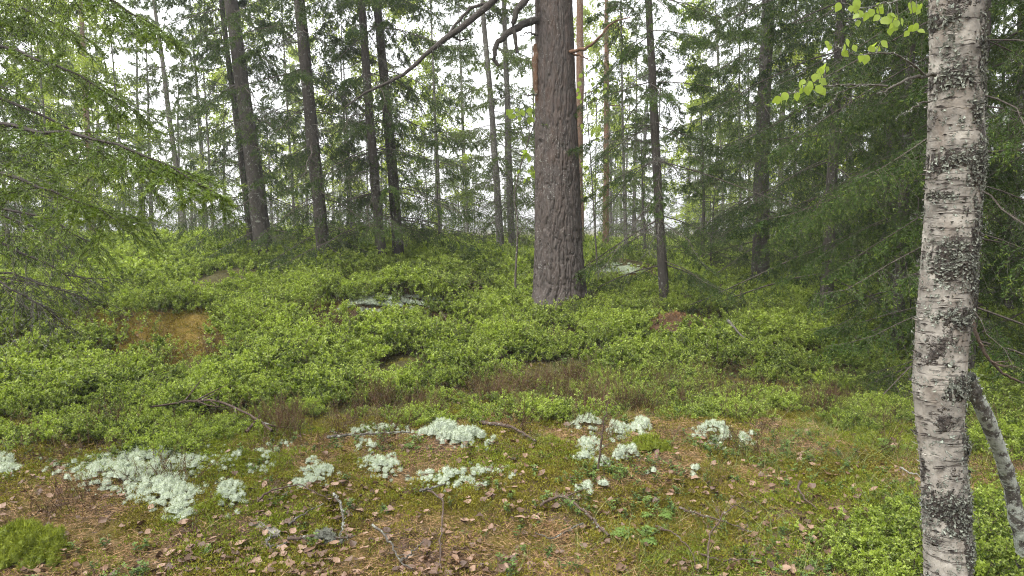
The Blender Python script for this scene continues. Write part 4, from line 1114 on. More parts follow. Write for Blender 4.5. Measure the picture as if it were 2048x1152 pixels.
def pole(name, label, cat, pts, r0, r1, mt, sides=12, seed=0, flakes=0, wob=.01, parent=None, npt=30, twigs=None, smooth=True):
    """a woody stem along pixel points (x, y, distance); lies or leans as given"""
    global rng
    keep = rng; rng = np.random.default_rng(seed + 900)
    C = np.array([p if len(p) == 3 and isinstance(p, np.ndarray) else at(np.array(float(p[0])), np.array(float(p[1])), np.array(float(p[2]))) for p in pts])
    org = C[0].copy(); C = C - org
    k = np.linspace(0, 1, len(C)); kk = np.linspace(0, 1, npt)
    Pc = np.stack([np.interp(kk, k, C[:, i]) for i in range(3)], -1)
    for _ in range(2): Pc[1:-1] = .25 * Pc[:-2] + .5 * Pc[1:-1] + .25 * Pc[2:]
    Pc[1:-1] += rng.normal(size=(npt - 2, 3)) * wob * .3
    s = Soup(); s.tubes(Pc[None], np.linspace(r0, r1, npt)[None] * (1 + rng.normal(size=(1, npt)) * .08), sides, 0)
    # closed ends
    if twigs:
        K_ = twigs; S = rng.uniform(.2, .95, (1, K_)); p_, tt = along(Pc[None], S)
        L = np.linalg.norm(np.diff(Pc, axis=0), axis=1).sum()
        d = nrm(tt + nrm(np.cross(tt, rng.normal(size=tt.shape))) * .9); l_ = rng.uniform(.08, .3, (1, K_)) * L
        u = np.linspace(0, 1, 4)
        Q = (p_[:, :, None] + d[:, :, None] * (l_[..., None] * u)[..., None] + rng.normal(size=(1, K_, 4, 3)) * .004).reshape(-1, 4, 3)
        Q[:, 0] = p_[0]
        Q[:, :, 2] = np.maximum(Q[:, :, 2], Q[:, :1, 2] - .02)
        s.tubes(Q, np.linspace(r1 * .8 + .0008, .0006, 4)[None] * np.ones((len(Q), 1)), 4, 0)
    if flakes:
        S = rng.random((1, flakes)); p_, tt = along(Pc[None], S); nv = nrm(rng.normal(size=(flakes, 3))); rad_ = r0 + (r1 - r0) * S[0]
        s.leaves(p_[0] + nv * rad_[:, None] * .9, nv + rng.normal(size=(flakes, 3)) * .6, nrm(rng.normal(size=(flakes, 3))), rng.uniform(.004, .013, flakes), .006, 1, rng.random(flakes))
    o = link(name, s.mesh(name, [M[mt], M['flake']], smooth), parent, org)
    if label: tag(o, label, cat)
    rng = keep
    return o
pole('leaning_stem', 'thin lichen-white stem leaning against the back of the near birch', 'tree', [(2062, 1180, 2.55), (2045, 1090, 2.55), (2020, 960, 2.5), (1985, 865, 2.42), (1950, 790, 2.36), (1938, 755, 2.33)], .028, .021, 'pale_stem', seed=3, flakes=700, wob=.006)

# ------------------------------------------------------------------ the near spruce at the left edge
def left_spruce():
    global rng
    keep = rng; rng = np.random.default_rng(88)
    b = at(np.array(-430.), np.array(900.), np.array(4.0)); b[2] = float(height(b[:1], b[1:2])[0])
    t = thing('spruce_tree', 'near spruce at the left edge with needled boughs reaching in', 'tree', b)
    tm, AX, _ = trunk_mesh('trunk', 11, .13, M['bark_spruce'], seed=61)
    link('trunk', tm, t)
    def bough(pts, K_=34, green=1.0, tl=.46, hang=.28, M_=130, nl=.021, nw=.0042, r0=.013, tips=.5, name='branch', s0=.15):
        Cc = np.array([at(np.array(float(a)), np.array(float(b_)), np.array(float(c))) for a, b_, c in pts]) - b
        Cc[0] = on_axis(AX, Cc[:1, 2])[0]
        kq = np.linspace(0, 1, len(Cc)); kk = np.linspace(0, 1, 12)
        Pc = np.stack([np.interp(kk, kq, Cc[:, i]) for i in range(3)], -1)
        Pc[1:-1] = .25 * Pc[:-2] + .5 * Pc[1:-1] + .25 * Pc[2:]; Pc[1:-1] += rng.normal(size=(10, 3)) * .008
        L = np.linalg.norm(np.diff(Pc, axis=0), axis=1).sum()
        s = Soup(); s.tubes(Pc[None], np.linspace(r0, .002, 12)[None], 6, 0)
        conifer_foliage(s, Pc[None], np.array([min(L, 1.7)]), int(K_ * 1.5), tl, hang, .85, M_, nl, nw, s0, np.array([green]), tips, 0, 1, .0019, 3)
        # needles on the leader itself
        nle = int(320 * green); S = rng.uniform(.55, 1, (1, nle)); p_, tt = along(Pc[None], S)
        if nle: s.needles(p_[0], tt[0] * .7 + nrm(np.cross(tt[0], rng.normal(size=tt[0].shape))) * .8, nl, nw, 1, .1)
        link(name, s.mesh(name, [M['pine_limb'] if green > .3 else M['pine_limb'], M['needle_near'] if green > .3 else M['flake']], False), t)
    bough([(-430, 150, 4.0), (0, 258, 3.2), (110, 264, 3.05), (210, 285, 3.0), (330, 322, 2.95), (430, 385, 2.9)], 40)
    bough([(-430, 190, 4.0), (-60, 330, 3.3), (60, 360, 3.15), (150, 400, 3.1), (230, 440, 3.05)], 34)
    bough([(-430, 0, 4.0), (-100, 60, 3.6), (60, 110, 3.5), (170, 160, 3.4), (250, 205, 3.4)], 34, .9, hang=.4)
    bough([(-430, -250, 4.0), (0, -80, 3.4), (130, -40, 3.3), (240, 5, 3.2), (320, 60, 3.2)], 34, .9, hang=.4)
    bough([(-430, -120, 4.2), (-80, -20, 3.9), (60, 20, 3.9), (160, 75, 3.8)], 30, .9, hang=.5)
    bough([(-430, 90, 4.2), (-40, 180, 4.2), (120, 240, 4.2), (260, 330, 4.2), (330, 400, 4.2)], 30, .6, hang=.8, M_=110, nl=.022, nw=.004)
    bough([(-430, 300, 4.2), (-40, 400, 4.0), (100, 440, 3.9), (200, 490, 3.9)], 26, .5, hang=.7, M_=110, nl=.022, nw=.004)
    bough([(-430, 420, 4.2), (0, 470, 4.1), (110, 540, 4.1), (150, 556, 4.1), (220, 556, 4.1)], 22, .02, hang=.3, name='dead_branch', r0=.01)
    bough([(-430, 460, 4.2), (0, 545, 4.2), (70, 560, 4.1), (170, 600, 4.1)], 20, .02, hang=.3, name='dead_branch', r0=.01)
    bough([(-430, 350, 4.4), (0, 420, 4.4), (100, 470, 4.4), (160, 520, 4.4)], 20, .05, hang=.5, name='dead_branch', r0=.01)
    bough([(-430, 380, 4.0), (-60, 520, 3.9), (40, 590, 3.8), (90, 615, 3.8)], 20, .1, hang=.5, name='dead_branch', r0=.01)
    # upper crown out of the picture
    s = Soup(); nb = 34; zb = np.sort(rng.uniform(3.8, 10.6, nb)); Lb = 2.0 * ((11 - zb) / 7.2) ** .7 * rng.uniform(.7, 1.1, nb)
    Pb = branch_paths(on_axis(AX, zb), rng.random(nb) * 6.28, Lb, np.full(nb, -.05), np.full(nb, .3), np.full(nb, .15))
    s.tubes(Pb, np.linspace(1, .2, 7)[None] * (.006 + .006 * Lb)[:, None], 4, 0)
    conifer_foliage(s, Pb, Lb, 18, .45, .5, .9, 14, .045, .011, .15, 1.0, .1, 0, 1, .0025, 1)
    link('crown', s.mesh('crown', [M['bark_limb'], M['needle']], False), t)
    rng = keep
left_spruce()

# ------------------------------------------------------------------ rowan sapling beside the pine
def rowan():
    global rng
    keep = rng; rng = np.random.default_rng(99)
    g0 = hit([1032], [612])[0]; Yr = g0[1]
    t = thing('rowan_sapling', 'thin dark rowan sapling with pale leaves left of the pine', 'sapling', g0)
    def stem(pts, r0, r1, name):
        Cc = np.array([at(np.array(float(a)), np.array(float(c)), np.array(Yr)) for a, c in pts]) - g0
        if name == 'stem': Cc[0] = (0, 0, -.05)
        kq = np.linspace(0, 1, len(Cc)); kk = np.linspace(0, 1, 20); Pc = np.stack([np.interp(kk, kq, Cc[:, i]) for i in range(3)], -1)
        Pc[1:-1] = .25 * Pc[:-2] + .5 * Pc[1:-1] + .25 * Pc[2:]
        s = Soup(); s.tubes(Pc[None], np.linspace(r0, r1, 20)[None], 6, 0)
        lines.append(Pc)
        return link(name, s.mesh(name, [M['bark_dark']], True), t)
    stalks = Soup(); lines = []
    st = stem([(1032, 612), (1030, 560), (1034, 500), (1036, 430), (1026, 400), (1034, 360), (1050, 300), (1072, 240), (1080, 215)], .019, .006, 'stem')
    stem([(1036, 470), (1050, 448), (1075, 435)], .007, .003, 'branch')
    stem([(1052, 296), (1060, 262), (1050, 235), (1030, 222)], .005, .002, 'branch')
    stem([(1032, 380), (1050, 345), (1066, 335)], .005, .002, 'branch')
    me = round_leaf('leaf', .08, .06, M['fresh_leaf'])
    spots = [(1015, 222), (1025, 216), (1035, 224), (1045, 218), (1056, 226), (1064, 220), (1040, 232), (1062, 236), (1075, 205), (1082, 212), (1020, 228), (1048, 340), (1058, 332), (1068, 338), (1075, 345), (1066, 350), (1054, 350), (1050, 300), (1062, 312), (1072, 306), (1068, 316), (1040, 585), (1022, 590), (1048, 580), (1014, 602), (1055, 592), (1000, 592), (1062, 572), (1030, 575)]
    for (a, c) in spots:
        for _ in range(2):
            e = at(np.array(a + rng.normal() * 4), np.array(c + rng.normal() * 3), np.array(Yr + rng.normal() * .08)) - g0
            link('leaf', me, t, e, (1.2 + rng.normal() * .5, rng.uniform(.0, 3.1), rng.normal() * .6), float(rng.uniform(.8, 1.3)))
            allp = np.concatenate(lines); b0_ = allp[np.argmin(np.linalg.norm(allp - e, axis=1))]
            stalks.tubes(np.stack([b0_, (b0_ + e) / 2 + np.array([0, 0, .02]), e])[None], np.array([[.0025, .0018, .001]]), 3, 0)
    link('leaf_stalks', stalks.mesh('leaf_stalks', [M['bark_dark']], True), t)['kind'] = 'stuff'
    rng = keep
rowan()
# birch twig with fresh leaves right of the pine is part of a second thin sapling
def side_sapling():
    global rng
    keep = rng; rng = np.random.default_rng(101)
    g0 = hit([1196], [560])[0]; Yr = g0[1]
    t = thing('birch_sapling', 'slim sapling with pale green leaves just right of the pine', 'sapling', g0)
    Cc = np.array([at(np.array(float(a)), np.array(float(c)), np.array(Yr)) for a, c in [(1196, 560), (1188, 430), (1180, 300), (1172, 200), (1165, 120)]]) - g0
    kk = np.linspace(0, 1, 20); Pc = np.stack([np.interp(kk, np.linspace(0, 1, 5), Cc[:, i]) for i in range(3)], -1)
    s = Soup(); s.tubes(Pc[None], np.linspace(.016, .004, 20)[None], 6, 0); link('stem', s.mesh('stem', [M['bark_dark']], True), t)
    me = round_leaf('leaf', .08, .065, M['fresh_leaf'])
    stalks = Soup()
    for i in range(46):
        a = 1178 + rng.normal() * 16; c = rng.choice([135, 170, 190, 320, 270]) + rng.normal() * 10
        e = at(np.array(a), np.array(c), np.array(Yr + rng.normal() * .12)) - g0
        link('leaf', me, t, e, (1.2 + rng.normal() * .5, rng.uniform(.0, 3.1), rng.normal() * .6), float(rng.uniform(.7, 1.2)))
        b0_ = Pc[np.argmin(np.linalg.norm(Pc - e, axis=1))]
        stalks.tubes(np.stack([b0_, (b0_ + e) / 2 + np.array([0, 0, .02]), e])[None], np.array([[.0025, .0018, .001]]), 3, 0)
    link('leaf_stalks', stalks.mesh('leaf_stalks', [M['bark_dark']], True), t)['kind'] = 'stuff'
    rng = keep
side_sapling()

# ------------------------------------------------------------------ reindeer lichen cushions
_a = np.arange(7) * 2 * np.pi / 7
DOME = np.vstack([[[0, 0, 1.]], np.stack([.6 * np.cos(_a), .6 * np.sin(_a), np.full(7, .75)], -1), np.stack([np.cos(_a + .4), np.sin(_a + .4), np.full(7, -.1)], -1)])
DOME_T = np.array([[0, 1 + i, 1 + (i + 1) % 7] for i in range(7)] + [[1 + i, 8 + i, 1 + (i + 1) % 7] for i in range(7)] + [[1 + (i + 1) % 7, 8 + i, 8 + (i + 1) % 7] for i in range(7)])
def lichen_cushion(label, blobs, n_, size=.03, dens=1.0, tall=1.0, seed=0, mats='lichen', name='lichen_cushion', cat='lichen', spikes=64):
    global rng
    keep = rng; rng = np.random.default_rng(seed + 700)
    area = np.array([b[2] * b[3] for b in blobs], float); pb = area / area.sum()
    n_ = int(n_ * 1.5); k = rng.choice(len(blobs), n_, p=pb); a = rng.random(n_) * 6.28; q = np.sqrt(rng.random(n_))
    bl = np.array(blobs, float)[k]
    jx = 1 + np.abs(rng.normal(size=n_)) * .22 * (rng.random(n_) < .5)
    px = bl[:, 0] + bl[:, 2] * q * np.cos(a) * jx; py = bl[:, 1] + bl[:, 3] * q * np.sin(a) * jx
    G = hit(px, py)
    kp = fbm(G[:, 0] * 7 + seed, G[:, 1] * 7, 33, 3) < (.38 + .4 * dens)
    G, q = G[kp], q[kp]
    org = G.mean(0); s = Soup()
    for g, e in zip(G, q):
        R_ = size * .95 * rng.uniform(.4, 1.35) * (1.2 - .65 * e)
        hgt = R_ * .85 * tall
        # branching tuft: short forked spikes spread over a dome
        m_ = int(spikes * 2.0); ph = rng.random(m_) * 6.28; ct = np.sqrt(rng.uniform(.02, 1, m_)); st_ = np.sqrt(1 - ct ** 2)
        d = np.stack([st_ * np.cos(ph), st_ * np.sin(ph), ct], -1)
        c = g - org + np.array([0, 0, R_ * .1 + .03 * (1 - e * e) * tall])
        p0 = c + d * np.array([R_, R_, hgt * 1.2]) * rng.uniform(.35, .8, (m_, 1))
        s.needles(p0, d + rng.normal(size=(m_, 3)) * .55, R_ * rng.uniform(.25, .6, m_), R_ * .085, 0, np.clip(rng.normal(.3, .3, m_), 0, 1))
        s.add(c + DOME * np.array([R_ * .72, R_ * .72, hgt * .85]) * rng.uniform(.8, 1.15, (len(DOME), 1)), t=DOME_T, m=0, a=0.)
    o = link(name, s.mesh(name, [M[mats]], False), None, org)
    rng = keep
    return tag(o, label, cat, 'pale reindeer lichen cushions' if name == 'lichen_cushion' else None)
lichen_cushion('largest pale lichen mat at lower left of the foreground', [(290, 933, 160, 34), (240, 960, 105, 32), (330, 992, 80, 34), (362, 1036, 34, 24)], 620, .030, .75, 1, 1)
lichen_cushion('small round lichen tuft just right of the largest lichen mat', [(462, 1002, 30, 28)], 46, .028, 1, 1, 2)
lichen_cushion('puffy tall lichen cushion beside the stick near the middle', [(885, 880, 45, 16), (930, 890, 55, 16)], 120, .034, 1, 1.5, 3)
lichen_cushion('thin lichen strip behind the pale straight stick', [(750, 868, 90, 11)], 90, .024, .5, 1, 4)
lichen_cushion('loose lichen patch among brown leaves below the straight stick', [(640, 955, 42, 24), (610, 975, 30, 14)], 90, .024, .4, 1, 5)
lichen_cushion('ragged lichen clump right of centre-left brown leaves', [(760, 945, 42, 22), (735, 905, 25, 10)], 80, .026, .5, 1, 6)
lichen_cushion('wide scattered lichen patch below the puffy cushion', [(905, 962, 100, 28), (980, 965, 50, 22)], 190, .025, .35, 1, 7)
lichen_cushion('lichen tuft at the back left of the right-hand cluster', [(1170, 856, 34, 14)], 50, .027, .9, 1.1, 8)
lichen_cushion('middle back lichen tuft of the right-hand cluster', [(1236, 868, 24, 17)], 40, .028, 1, 1.2, 9)
lichen_cushion('right back lichen tuft of the right-hand cluster', [(1278, 860, 22, 18)], 40, .028, 1, 1.2, 10)
lichen_cushion('flat lichen tuft at the left of the right-hand cluster', [(1180, 893, 26, 14)], 44, .026, .9, 1, 11)
lichen_cushion('round white pair of lichen balls in the right-hand cluster', [(1240, 916, 14, 10), (1264, 917, 10, 10)], 26, .027, 1, 1.5, 12)
lichen_cushion('lichen tuft in front of the right-hand cluster', [(1168, 920, 18, 8), (1208, 928, 20, 9)], 40, .025, .9, 1.1, 13)
lichen_cushion('sparse lichen specks in front of the upright brown stem', [(1195, 985, 50, 16)], 55, .022, .4, 1, 14)
lichen_cushion('lichen patch in the grass towards the birch', [(1430, 872, 40, 14), (1455, 890, 35, 14), (1490, 880, 25, 14)], 120, .027, .7, 1, 15)
lichen_cushion('small lichen tuft between the right-hand cluster and the birch', [(1303, 945, 14, 10)], 14, .024, 1, 1.2, 16)
lichen_cushion('tiny lone lichen button right of the small tuft', [(1389, 955, 8, 6)], 8, .022, 1, 1.2, 17)
lichen_cushion('lichen tuft cut by the left edge of the picture', [(5, 945, 34, 20)], 60, .028, .9, 1, 18)
lichen_cushion('faint lichen scatter between the largest mat and the leaves', [(500, 930, 60, 26), (560, 900, 40, 12)], 80, .022, .3, 1, 19)
lichen_cushion('broad lichen sheet on the low rock left of the pine', [(775, 614, 80, 13), (735, 622, 45, 9), (850, 608, 40, 8)], 300, .055, .75, .8, 20, spikes=40)
lichen_cushion('lichen sheet on the low rock right of the pine', [(1230, 546, 48, 12), (1270, 550, 30, 8), (1225, 575, 40, 6)], 200, .065, .6, .7, 21, spikes=40)
lichen_cushion('bright green moss cushion in the lower left corner', [(45, 1110, 85, 38)], 240, .045, 1, 1.3, 22, 'moss_green', 'moss_cushion', 'moss', 70)
lichen_cushion('domed green moss cushion right of the lichen cluster', [(1300, 900, 45, 14)], 70, .04, 1, 1.2, 23, 'moss_green', 'moss_cushion', 'moss', 70)

# ------------------------------------------------------------------ fallen leaves
def dry_leaf(seed):
    r_ = np.random.default_rng(seed)
    n_ = 5; u = np.linspace(0, 1, n_); w = np.array([.12, .8, 1.0, .62, .05]) * .5 * (1 + r_.normal(size=n_) * .08)
    V = []
    cl, cw = r_.uniform(-.25, .35), r_.uniform(-.2, .45)
    for i in range(n_):
        for j in (-1, -.5, 0, .5, 1):
            V.append((u[i] - .5, j * w[i] * .85 + r_.normal() * .015, cl * (u[i] - .5) ** 2 * 1.6 + cw * (j * w[i]) ** 2 * 2.2 + r_.normal() * .02))
    q = [[i * 5 + j, i * 5 + j + 1, i * 5 + j + 6, i * 5 + j + 5] for i in range(n_ - 1) for j in range(4)]
    return build_mesh('fallen_leaf', np.array(V) * .055, q, None, [M['dead_leaf']], smooth=True, attrs={'tint': ('POINT', np.full(25, 1.0 if seed % 3 == 0 else r_.random() * .3))})
DL = [dry_leaf(i) for i in range(9)]
def leaf_spots(n_, y0, y1, thr):
    px = rng.uniform(-60, 1840, n_ * 6); py = y0 + (y1 - y0) * rng.random(n_ * 6) ** .8
    G = hit(px, py)
    w = np.clip((fbm(G[:, 0] * 2.0 + 2, G[:, 1] * 2.0, 55, 3) - thr) * 5, .22, 1) * np.interp(px, [0, 400, 700, 1100, 1500, 1840], [.8, 1, 1, .9, .6, .5])
    kp = (rng.random(len(G)) < w) & (shrub_zone(G) < .3)
    return G[kp][:n_]
for g in leaf_spots(300, 860, 1165, .44):
    kd = int(rng.integers(0, 9)); pu = float(to_px(g)[0])
    o = link('fallen_leaf', DL[kd], None, (g[0], g[1], g[2] + .03), (rng.normal() * .3, rng.normal() * .3, rng.random() * 6.28), float(rng.uniform(.45, 1.0)))
    tag(o, ('pale tan' if kd % 3 == 0 else 'dry brown') + ' fallen leaf ' + ('around the largest lichen mat at left' if pu < 520 else 'on the moss in the middle foreground' if pu < 1080 else 'on the grassy moss towards the birch'), 'leaf', 'fallen leaves on the foreground moss')
Ps = leaf_spots(1200, 838, 1165, .40)
Pb2 = sector_points(1200, 5, 11, -40, 40, .8); Pb2 = Pb2[rng.random(len(Pb2)) < .12 + .8 * np.maximum(px_zone(Pb2, BARE), px_zone(Pb2, ORANGE))]
Ps = np.vstack([Ps, Pb2])
scatter('small_leaf_litter', 'scattered small brown leaf litter farther back on the moss', 'litter', Ps + np.array([0, 0, .024]),
        np.stack([rng.normal(size=len(Ps)) * .4, rng.normal(size=len(Ps)) * .4, rng.random(len(Ps)) * 6.28], -1), rng.uniform(.3, .8, len(Ps)), rng.integers(0, 9, len(Ps)), DL)

# ------------------------------------------------------------------ sticks and twigs on the floor
def stick(name, label, pts, w, mt='twig_grey', seed=0, flakes=0, twigs=None, lift=.04, w1=None):
    G = hit([p[0] for p in pts], [p[1] for p in pts]); G[:, 2] += lift + np.array([p[2] if len(p) > 2 else 0 for p in pts])
    r0 = w / F_PX * G[:, 1].mean() / 2
    return pole(name, label, 'stick' if name != 'plant_stem' else 'stem', [g for g in G], r0, (w1 or w * .4) / F_PX * G[:, 1].mean() / 2, mt, 7, seed, flakes, .01, None, 18, twigs)
stick('stick', 'straight lichen-spotted stick lying left of the puffy lichen', [(655, 889), (700, 886), (760, 882), (822, 883)], 7, 'twig_grey', 1, 90)
stick('stick', 'rough brown stick lying right of the puffy lichen', [(960, 866), (1000, 870), (1035, 882), (1072, 896)], 9, 'twig_brown', 2, 60)
stick('fallen_branch', 'dry forked branch lying on the shrubs behind the largest lichen mat', [(305, 856, .1), (360, 846, .12), (430, 843, .12), (500, 866, .06), (545, 885, .0)], 4, 'twig_brown', 3, 0, 9, w1=5)
stick('stick', 'short dark stub crossing the dry forked branch', [(494, 882), (520, 862, .06)], 7, 'twig_brown', 4)
stick('twig', 'dark arching twig over the brown needle hollow', [(515, 1025), (540, 1010, .03), (600, 1012, .05), (660, 1022, .01)], 5, 'twig_brown', 5, 0, 4)
stick('twig', 'pale straight twig slanting across the needle hollow', [(578, 1062), (610, 1045), (648, 1026)], 5, 'twig_grey', 6)
stick('twig', 'bent twig crusted with pale lichen right of the hollow', [(668, 1018, .05), (684, 1042, .04), (688, 1070, .02), (680, 1090)], 6, 'twig_grey', 7, 70)
stick('twig', 'twig bearing a bushy grey lichen tuft near the bottom', [(575, 1092), (620, 1092), (690, 1090), (710, 1090)], 7, 'twig_brown', 8, 60)
stick('twig', 'curled pale loop of root by the wood chip', [(560, 1088), (535, 1092, .01), (532, 1108, .02), (550, 1112), (575, 1098)], 6, 'twig_grey', 9, 40)
stick('fallen_branch', 'bleached forked root at the bottom edge left of middle', [(745, 1080, .03), (770, 1100, .02), (785, 1120, .02), (800, 1136), (825, 1160)], 6, 'twig_grey', 10, 0, 5)
stick('twig', 'bleached side root rising right at the bottom edge', [(800, 1136), (825, 1130, .02), (848, 1116, .04)], 5, 'twig_grey', 11)
stick('twig', 'long thin grey twig winding down to the bottom edge', [(855, 1002), (885, 1020), (888, 1040), (882, 1080), (880, 1120), (883, 1160)], 4, 'twig_brown', 12, 10, w1=3)
stick('twig', 'short pale twig across the top of the winding twig', [(840, 1000), (865, 1000), (892, 990)], 6, 'twig_grey', 13, 30)
stick('fallen_branch', 'dark bent branch over the dead needle tuft', [(1080, 1024), (1110, 1013, .02), (1140, 1020, .03), (1170, 1050, .02), (1200, 1070), (1218, 1086)], 6, 'twig_brown', 14, 60, 3, w1=5)
stick('twig', 'thin grey twig slanting below the dark bent branch', [(1166, 1052), (1135, 1075), (1105, 1090), (1070, 1088)], 5, 'twig_grey', 15)
stick('stick', 'dark straight stick in the lingonberry right of the fern', [(1358, 1034), (1400, 1056), (1440, 1066), (1500, 1092)], 6, 'twig_brown', 16, 40)
stick('twig', 'reddish twig running from fern to the bottom edge', [(1310, 1082, .01), (1345, 1100, .02), (1378, 1124, .01), (1398, 1160)], 4, 'twig_brown', 17)
stick('twig', 'arching brown twig at the bottom edge right of the fern', [(1415, 1160), (1416, 1120, .04), (1440, 1092, .07), (1470, 1072, .06), (1500, 1058, .03)], 4, 'twig_brown', 18, 0, 3)
stick('twig', 'thin dark twig lying along the bottom edge', [(1400, 1136), (1450, 1142), (1520, 1150)], 5, 'twig_brown', 19)
stick('stick', 'short curved dark stick in the grass left of the birch', [(1602, 978), (1594, 996), (1608, 1015), (1634, 1036)], 6, 'twig_brown', 20)
stick('twig', 'pale splinter of wood just left of the birch trunk', [(1800, 942), (1825, 952), (1852, 964)], 5, 'wood_pale', 21)
stick('plant_stem', 'upright thin reddish dead stem beside the lichen cluster', [(1196, 962), (1200, 962, .12), (1205, 962, .24), (1215, 962, .36)], 5, 'twig_brown', 22, 0, 5, w1=2)
stick('stick', 'dark crooked twig behind the low rock lichen', [(888, 600, .08), (905, 594, .12), (940, 598, .12), (990, 600, .1)], 5, 'twig_brown', 23, 0, 3)
stick('stick', 'slanting brown twig in front of the low rock lichen', [(880, 635, .02), (890, 650, .04), (905, 668, .02)], 5, 'twig_brown', 24)
stick('fallen_branch', 'grey lichen-flecked dead branch in the hollow shrubs', [(1455, 690, .2), (1475, 712, .22), (1500, 730, .18)], 6, 'twig_grey', 25, 80, 5)
pole('fallen_branch', 'dark bare branch hanging right behind the birch', 'stick', [(1930, 600, 4.3), (1965, 700, 4.3), (2000, 745, 4.3), (2060, 772, 4.3)], .012, .006, 'twig_brown', 6, 26, 0, .01, None, 20, 6)

def wood_chip():
    G = hit([512, 560], [1046, 1078]); org = G.mean(0); d = G[1] - G[0]; L = float(np.linalg.norm(d)) * 1.05
    r_ = np.random.default_rng(5); n_ = 9; V = []; w = .034
    for i in range(n_):
        u = i / (n_ - 1) - .5; ww = w * (1 - .5 * abs(u * 2) ** 3) * (1 + r_.normal() * .12)
        for (y, z) in ((-ww, 0), (-ww * .7, .016), (0, .024 + r_.normal() * .003), (ww * .7, .015), (ww, 0)):
            V.append((u * L, y + r_.normal() * .002, z + r_.normal() * .0015))
    q = [[i * 5 + j, i * 5 + (j + 1) % 5, (i + 1) * 5 + (j + 1) % 5, (i + 1) * 5 + j] for i in range(n_ - 1) for j in range(5)]
    me = build_mesh('wood_chip', V, q + [[0, 1, 3, 4]], [[1, 2, 3]], [M['wood_pale']], smooth=True, attrs={'tint': ('POINT', np.zeros(len(V)))})
    o = link('wood_chip', me, None, org + np.array([0, 0, .004]), (0, 0, math.atan2(d[1], d[0])))
    tag(o, 'pale weathered piece of wood in the brown needle hollow', 'wood')
wood_chip()

# the bushy lichen tuft on its twig
lichen_cushion('bushy grey lichen tuft growing on the twig near the bottom', [(652, 1088, 26, 7)], 26, .022, 1, 1.3, 30, 'flake', 'twig_lichen', 'lichen', 70)

# dead brown needle tuft
def needle_tuft():
    global rng
    keep = rng; rng = np.random.default_rng(606)
    g = hit([1115], [1062])[0]; s = Soup(); n_ = 320
    pos = np.stack([rng.normal(size=n_) * .06, rng.normal(size=n_) * .05, rng.uniform(.005, .05, n_)], -1)
    d = np.stack([rng.normal(size=n_) * .4 - .5, rng.normal(size=n_) * .3 - .3, rng.normal(size=n_) * .2 - .2], -1)
    s.needles(pos, d, rng.uniform(.03, .06, n_), .0025, 0, rng.random(n_) * .5)
    o = link('dead_needle_tuft', s.mesh('dead_needle_tuft', [M['needle_litter']], False), None, g)
    tag(o, 'matted tuft of dead brown pine needles under the dark bent branch', 'needles', kind='stuff')
    rng = keep
needle_tuft()

# ferns and seedlings
def fern(label, px, py, size, nf, seed, name='fern'):
    global rng
    keep = rng; rng = np.random.default_rng(seed)
    g = hit([px], [py])[0]
    t = thing(name, label, 'fern', g)
    for f in range(nf):
        az = rng.random() * 6.28; L = size * rng.uniform(.7, 1.1)
        P = branch_paths(np.zeros((1, 3)), np.array([az]), np.array([L * .8]), np.array([1.0]), np.array([.75]), np.zeros(1), 8, .02)
        s = Soup(); s.tubes(P, np.linspace(.0018, .0006, 8)[None], 4, 0)
        n_ = 26; S = np.repeat(np.linspace(.25, .98, n_ // 2), 2)[None]; p_, tt = along(P, S); sd = nrm(np.cross(tt, np.array([0, 0, 1.]))) * np.where(np.arange(n_) % 2 == 0, 1, -1)[None, :, None]
        ll = size * .34 * np.sin(np.clip(1.12 - S[0], .1, 1) * 1.7)
        s.leaves(p_[0], (sd + tt * .45)[0] + rng.normal(size=(n_, 3)) * .08, np.array([0, 0, 1.]) + rng.normal(size=(n_, 3)) * .15, ll, ll * .36, 1, rng.random(n_) * .4, .12)
        link('frond', s.mesh('frond', [M['frond'], M['frond']], False), t)
    rng = keep
fern('bright green small fern in the lower middle right', 1275, 1085, .15, 4, 61)
fern('little fern sprig behind the bright fern, by lingonberries', 1312, 1040, .12, 4, 62)
fern('pale fern seedling in the shade left of the birch', 1790, 905, .15, 5, 63)

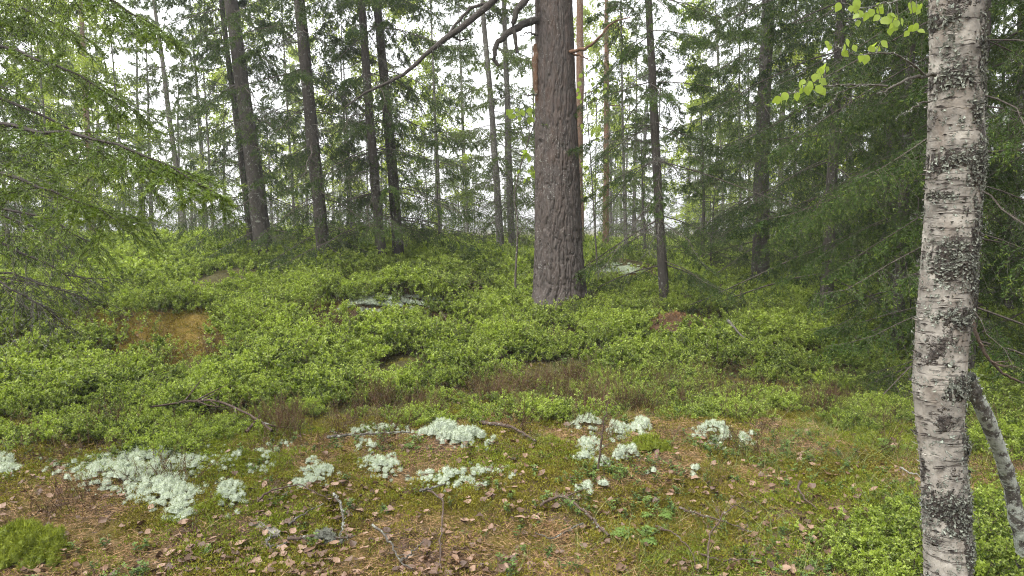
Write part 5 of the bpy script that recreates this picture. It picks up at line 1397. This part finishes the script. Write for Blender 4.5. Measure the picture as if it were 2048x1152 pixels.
# peat hummock under the lone slim spruce
def hummock():
    g = hit([1350], [668])[0]
    r_ = np.random.default_rng(8); nu, nv_ = 56, 22; V = []
    th = np.arange(nu) / nu * 2 * np.pi
    for j in range(nv_):
        ph = j / (nv_ - 1) * np.pi / 2
        rr_ = np.cos(ph) * (1 + (fbm(np.cos(th) * 2 + ph * 2 + 3, np.sin(th) * 2 + 5, 71, 4) - .5) * .7)
        V.append(np.stack([rr_ * np.cos(th) * .42, rr_ * np.sin(th) * .3, np.full(nu, np.sin(ph) * .26) * (1 + (fbm(np.cos(th) * 3, np.sin(th) * 3 + ph * 4, 72, 3) - .5) * .5) - .06], -1))
    V = np.array(V); idx = np.arange(nu * nv_).reshape(nv_, nu)
    q = np.stack([idx[:-1], np.roll(idx[:-1], -1, 1), np.roll(idx[1:], -1, 1), idx[1:]], -1).reshape(-1, 4)
    s = Soup(); s.add(V.reshape(-1, 3), q=q, m=0)
    global rng
    keep = rng; rng = np.random.default_rng(9)
    k = rng.integers(0, nu * nv_, 2600); nn = V.reshape(-1, 3)[k] * np.array([1, 1.5, 1.2]) + np.array([0, 0, .1])
    s.needles(V.reshape(-1, 3)[k], nrm(nn) + rng.normal(size=(2600, 3)) * .6, rng.uniform(.02, .05, 2600), .006, 1, rng.random(2600) * .5)
    rng = keep
    o = link('peat_hummock', s.mesh('peat_hummock', [M['heather'], M['needle_litter']], True), None, g)
    tag(o, 'reddish brown peaty hummock below the lone slim spruce', 'hummock')
hummock()

# ------------------------------------------------------------------ damp air
def haze_box():
    m, nt, out = mat('damp_air')
    v = N_(nt, 'ShaderNodeVolumePrincipled', Density=HAZE)
    v.inputs['Color'].default_value = (.95, .97, 1.0, 1)
    v.inputs['Anisotropy'].default_value = .3
    nt.links.new(v.outputs[0], out.inputs['Volume'])
    x, y0, y1, z0, z1 = 470, -470, 470, -6, 22
    V = [(sx * x, y, z) for z in (z0, z1) for (sx, y) in ((-1, y0), (1, y0), (1, y1), (-1, y1))]
    q = [[0, 3, 2, 1], [4, 5, 6, 7], [0, 1, 5, 4], [1, 2, 6, 5], [2, 3, 7, 6], [3, 0, 4, 7]]
    o = link('haze', build_mesh('haze', V, q, None, [m], smooth=False))
    tag(o, 'thin pale damp air filling the whole wood', 'haze', kind='stuff')
HAZE = 0.0018
if HAZE > 0: haze_box()
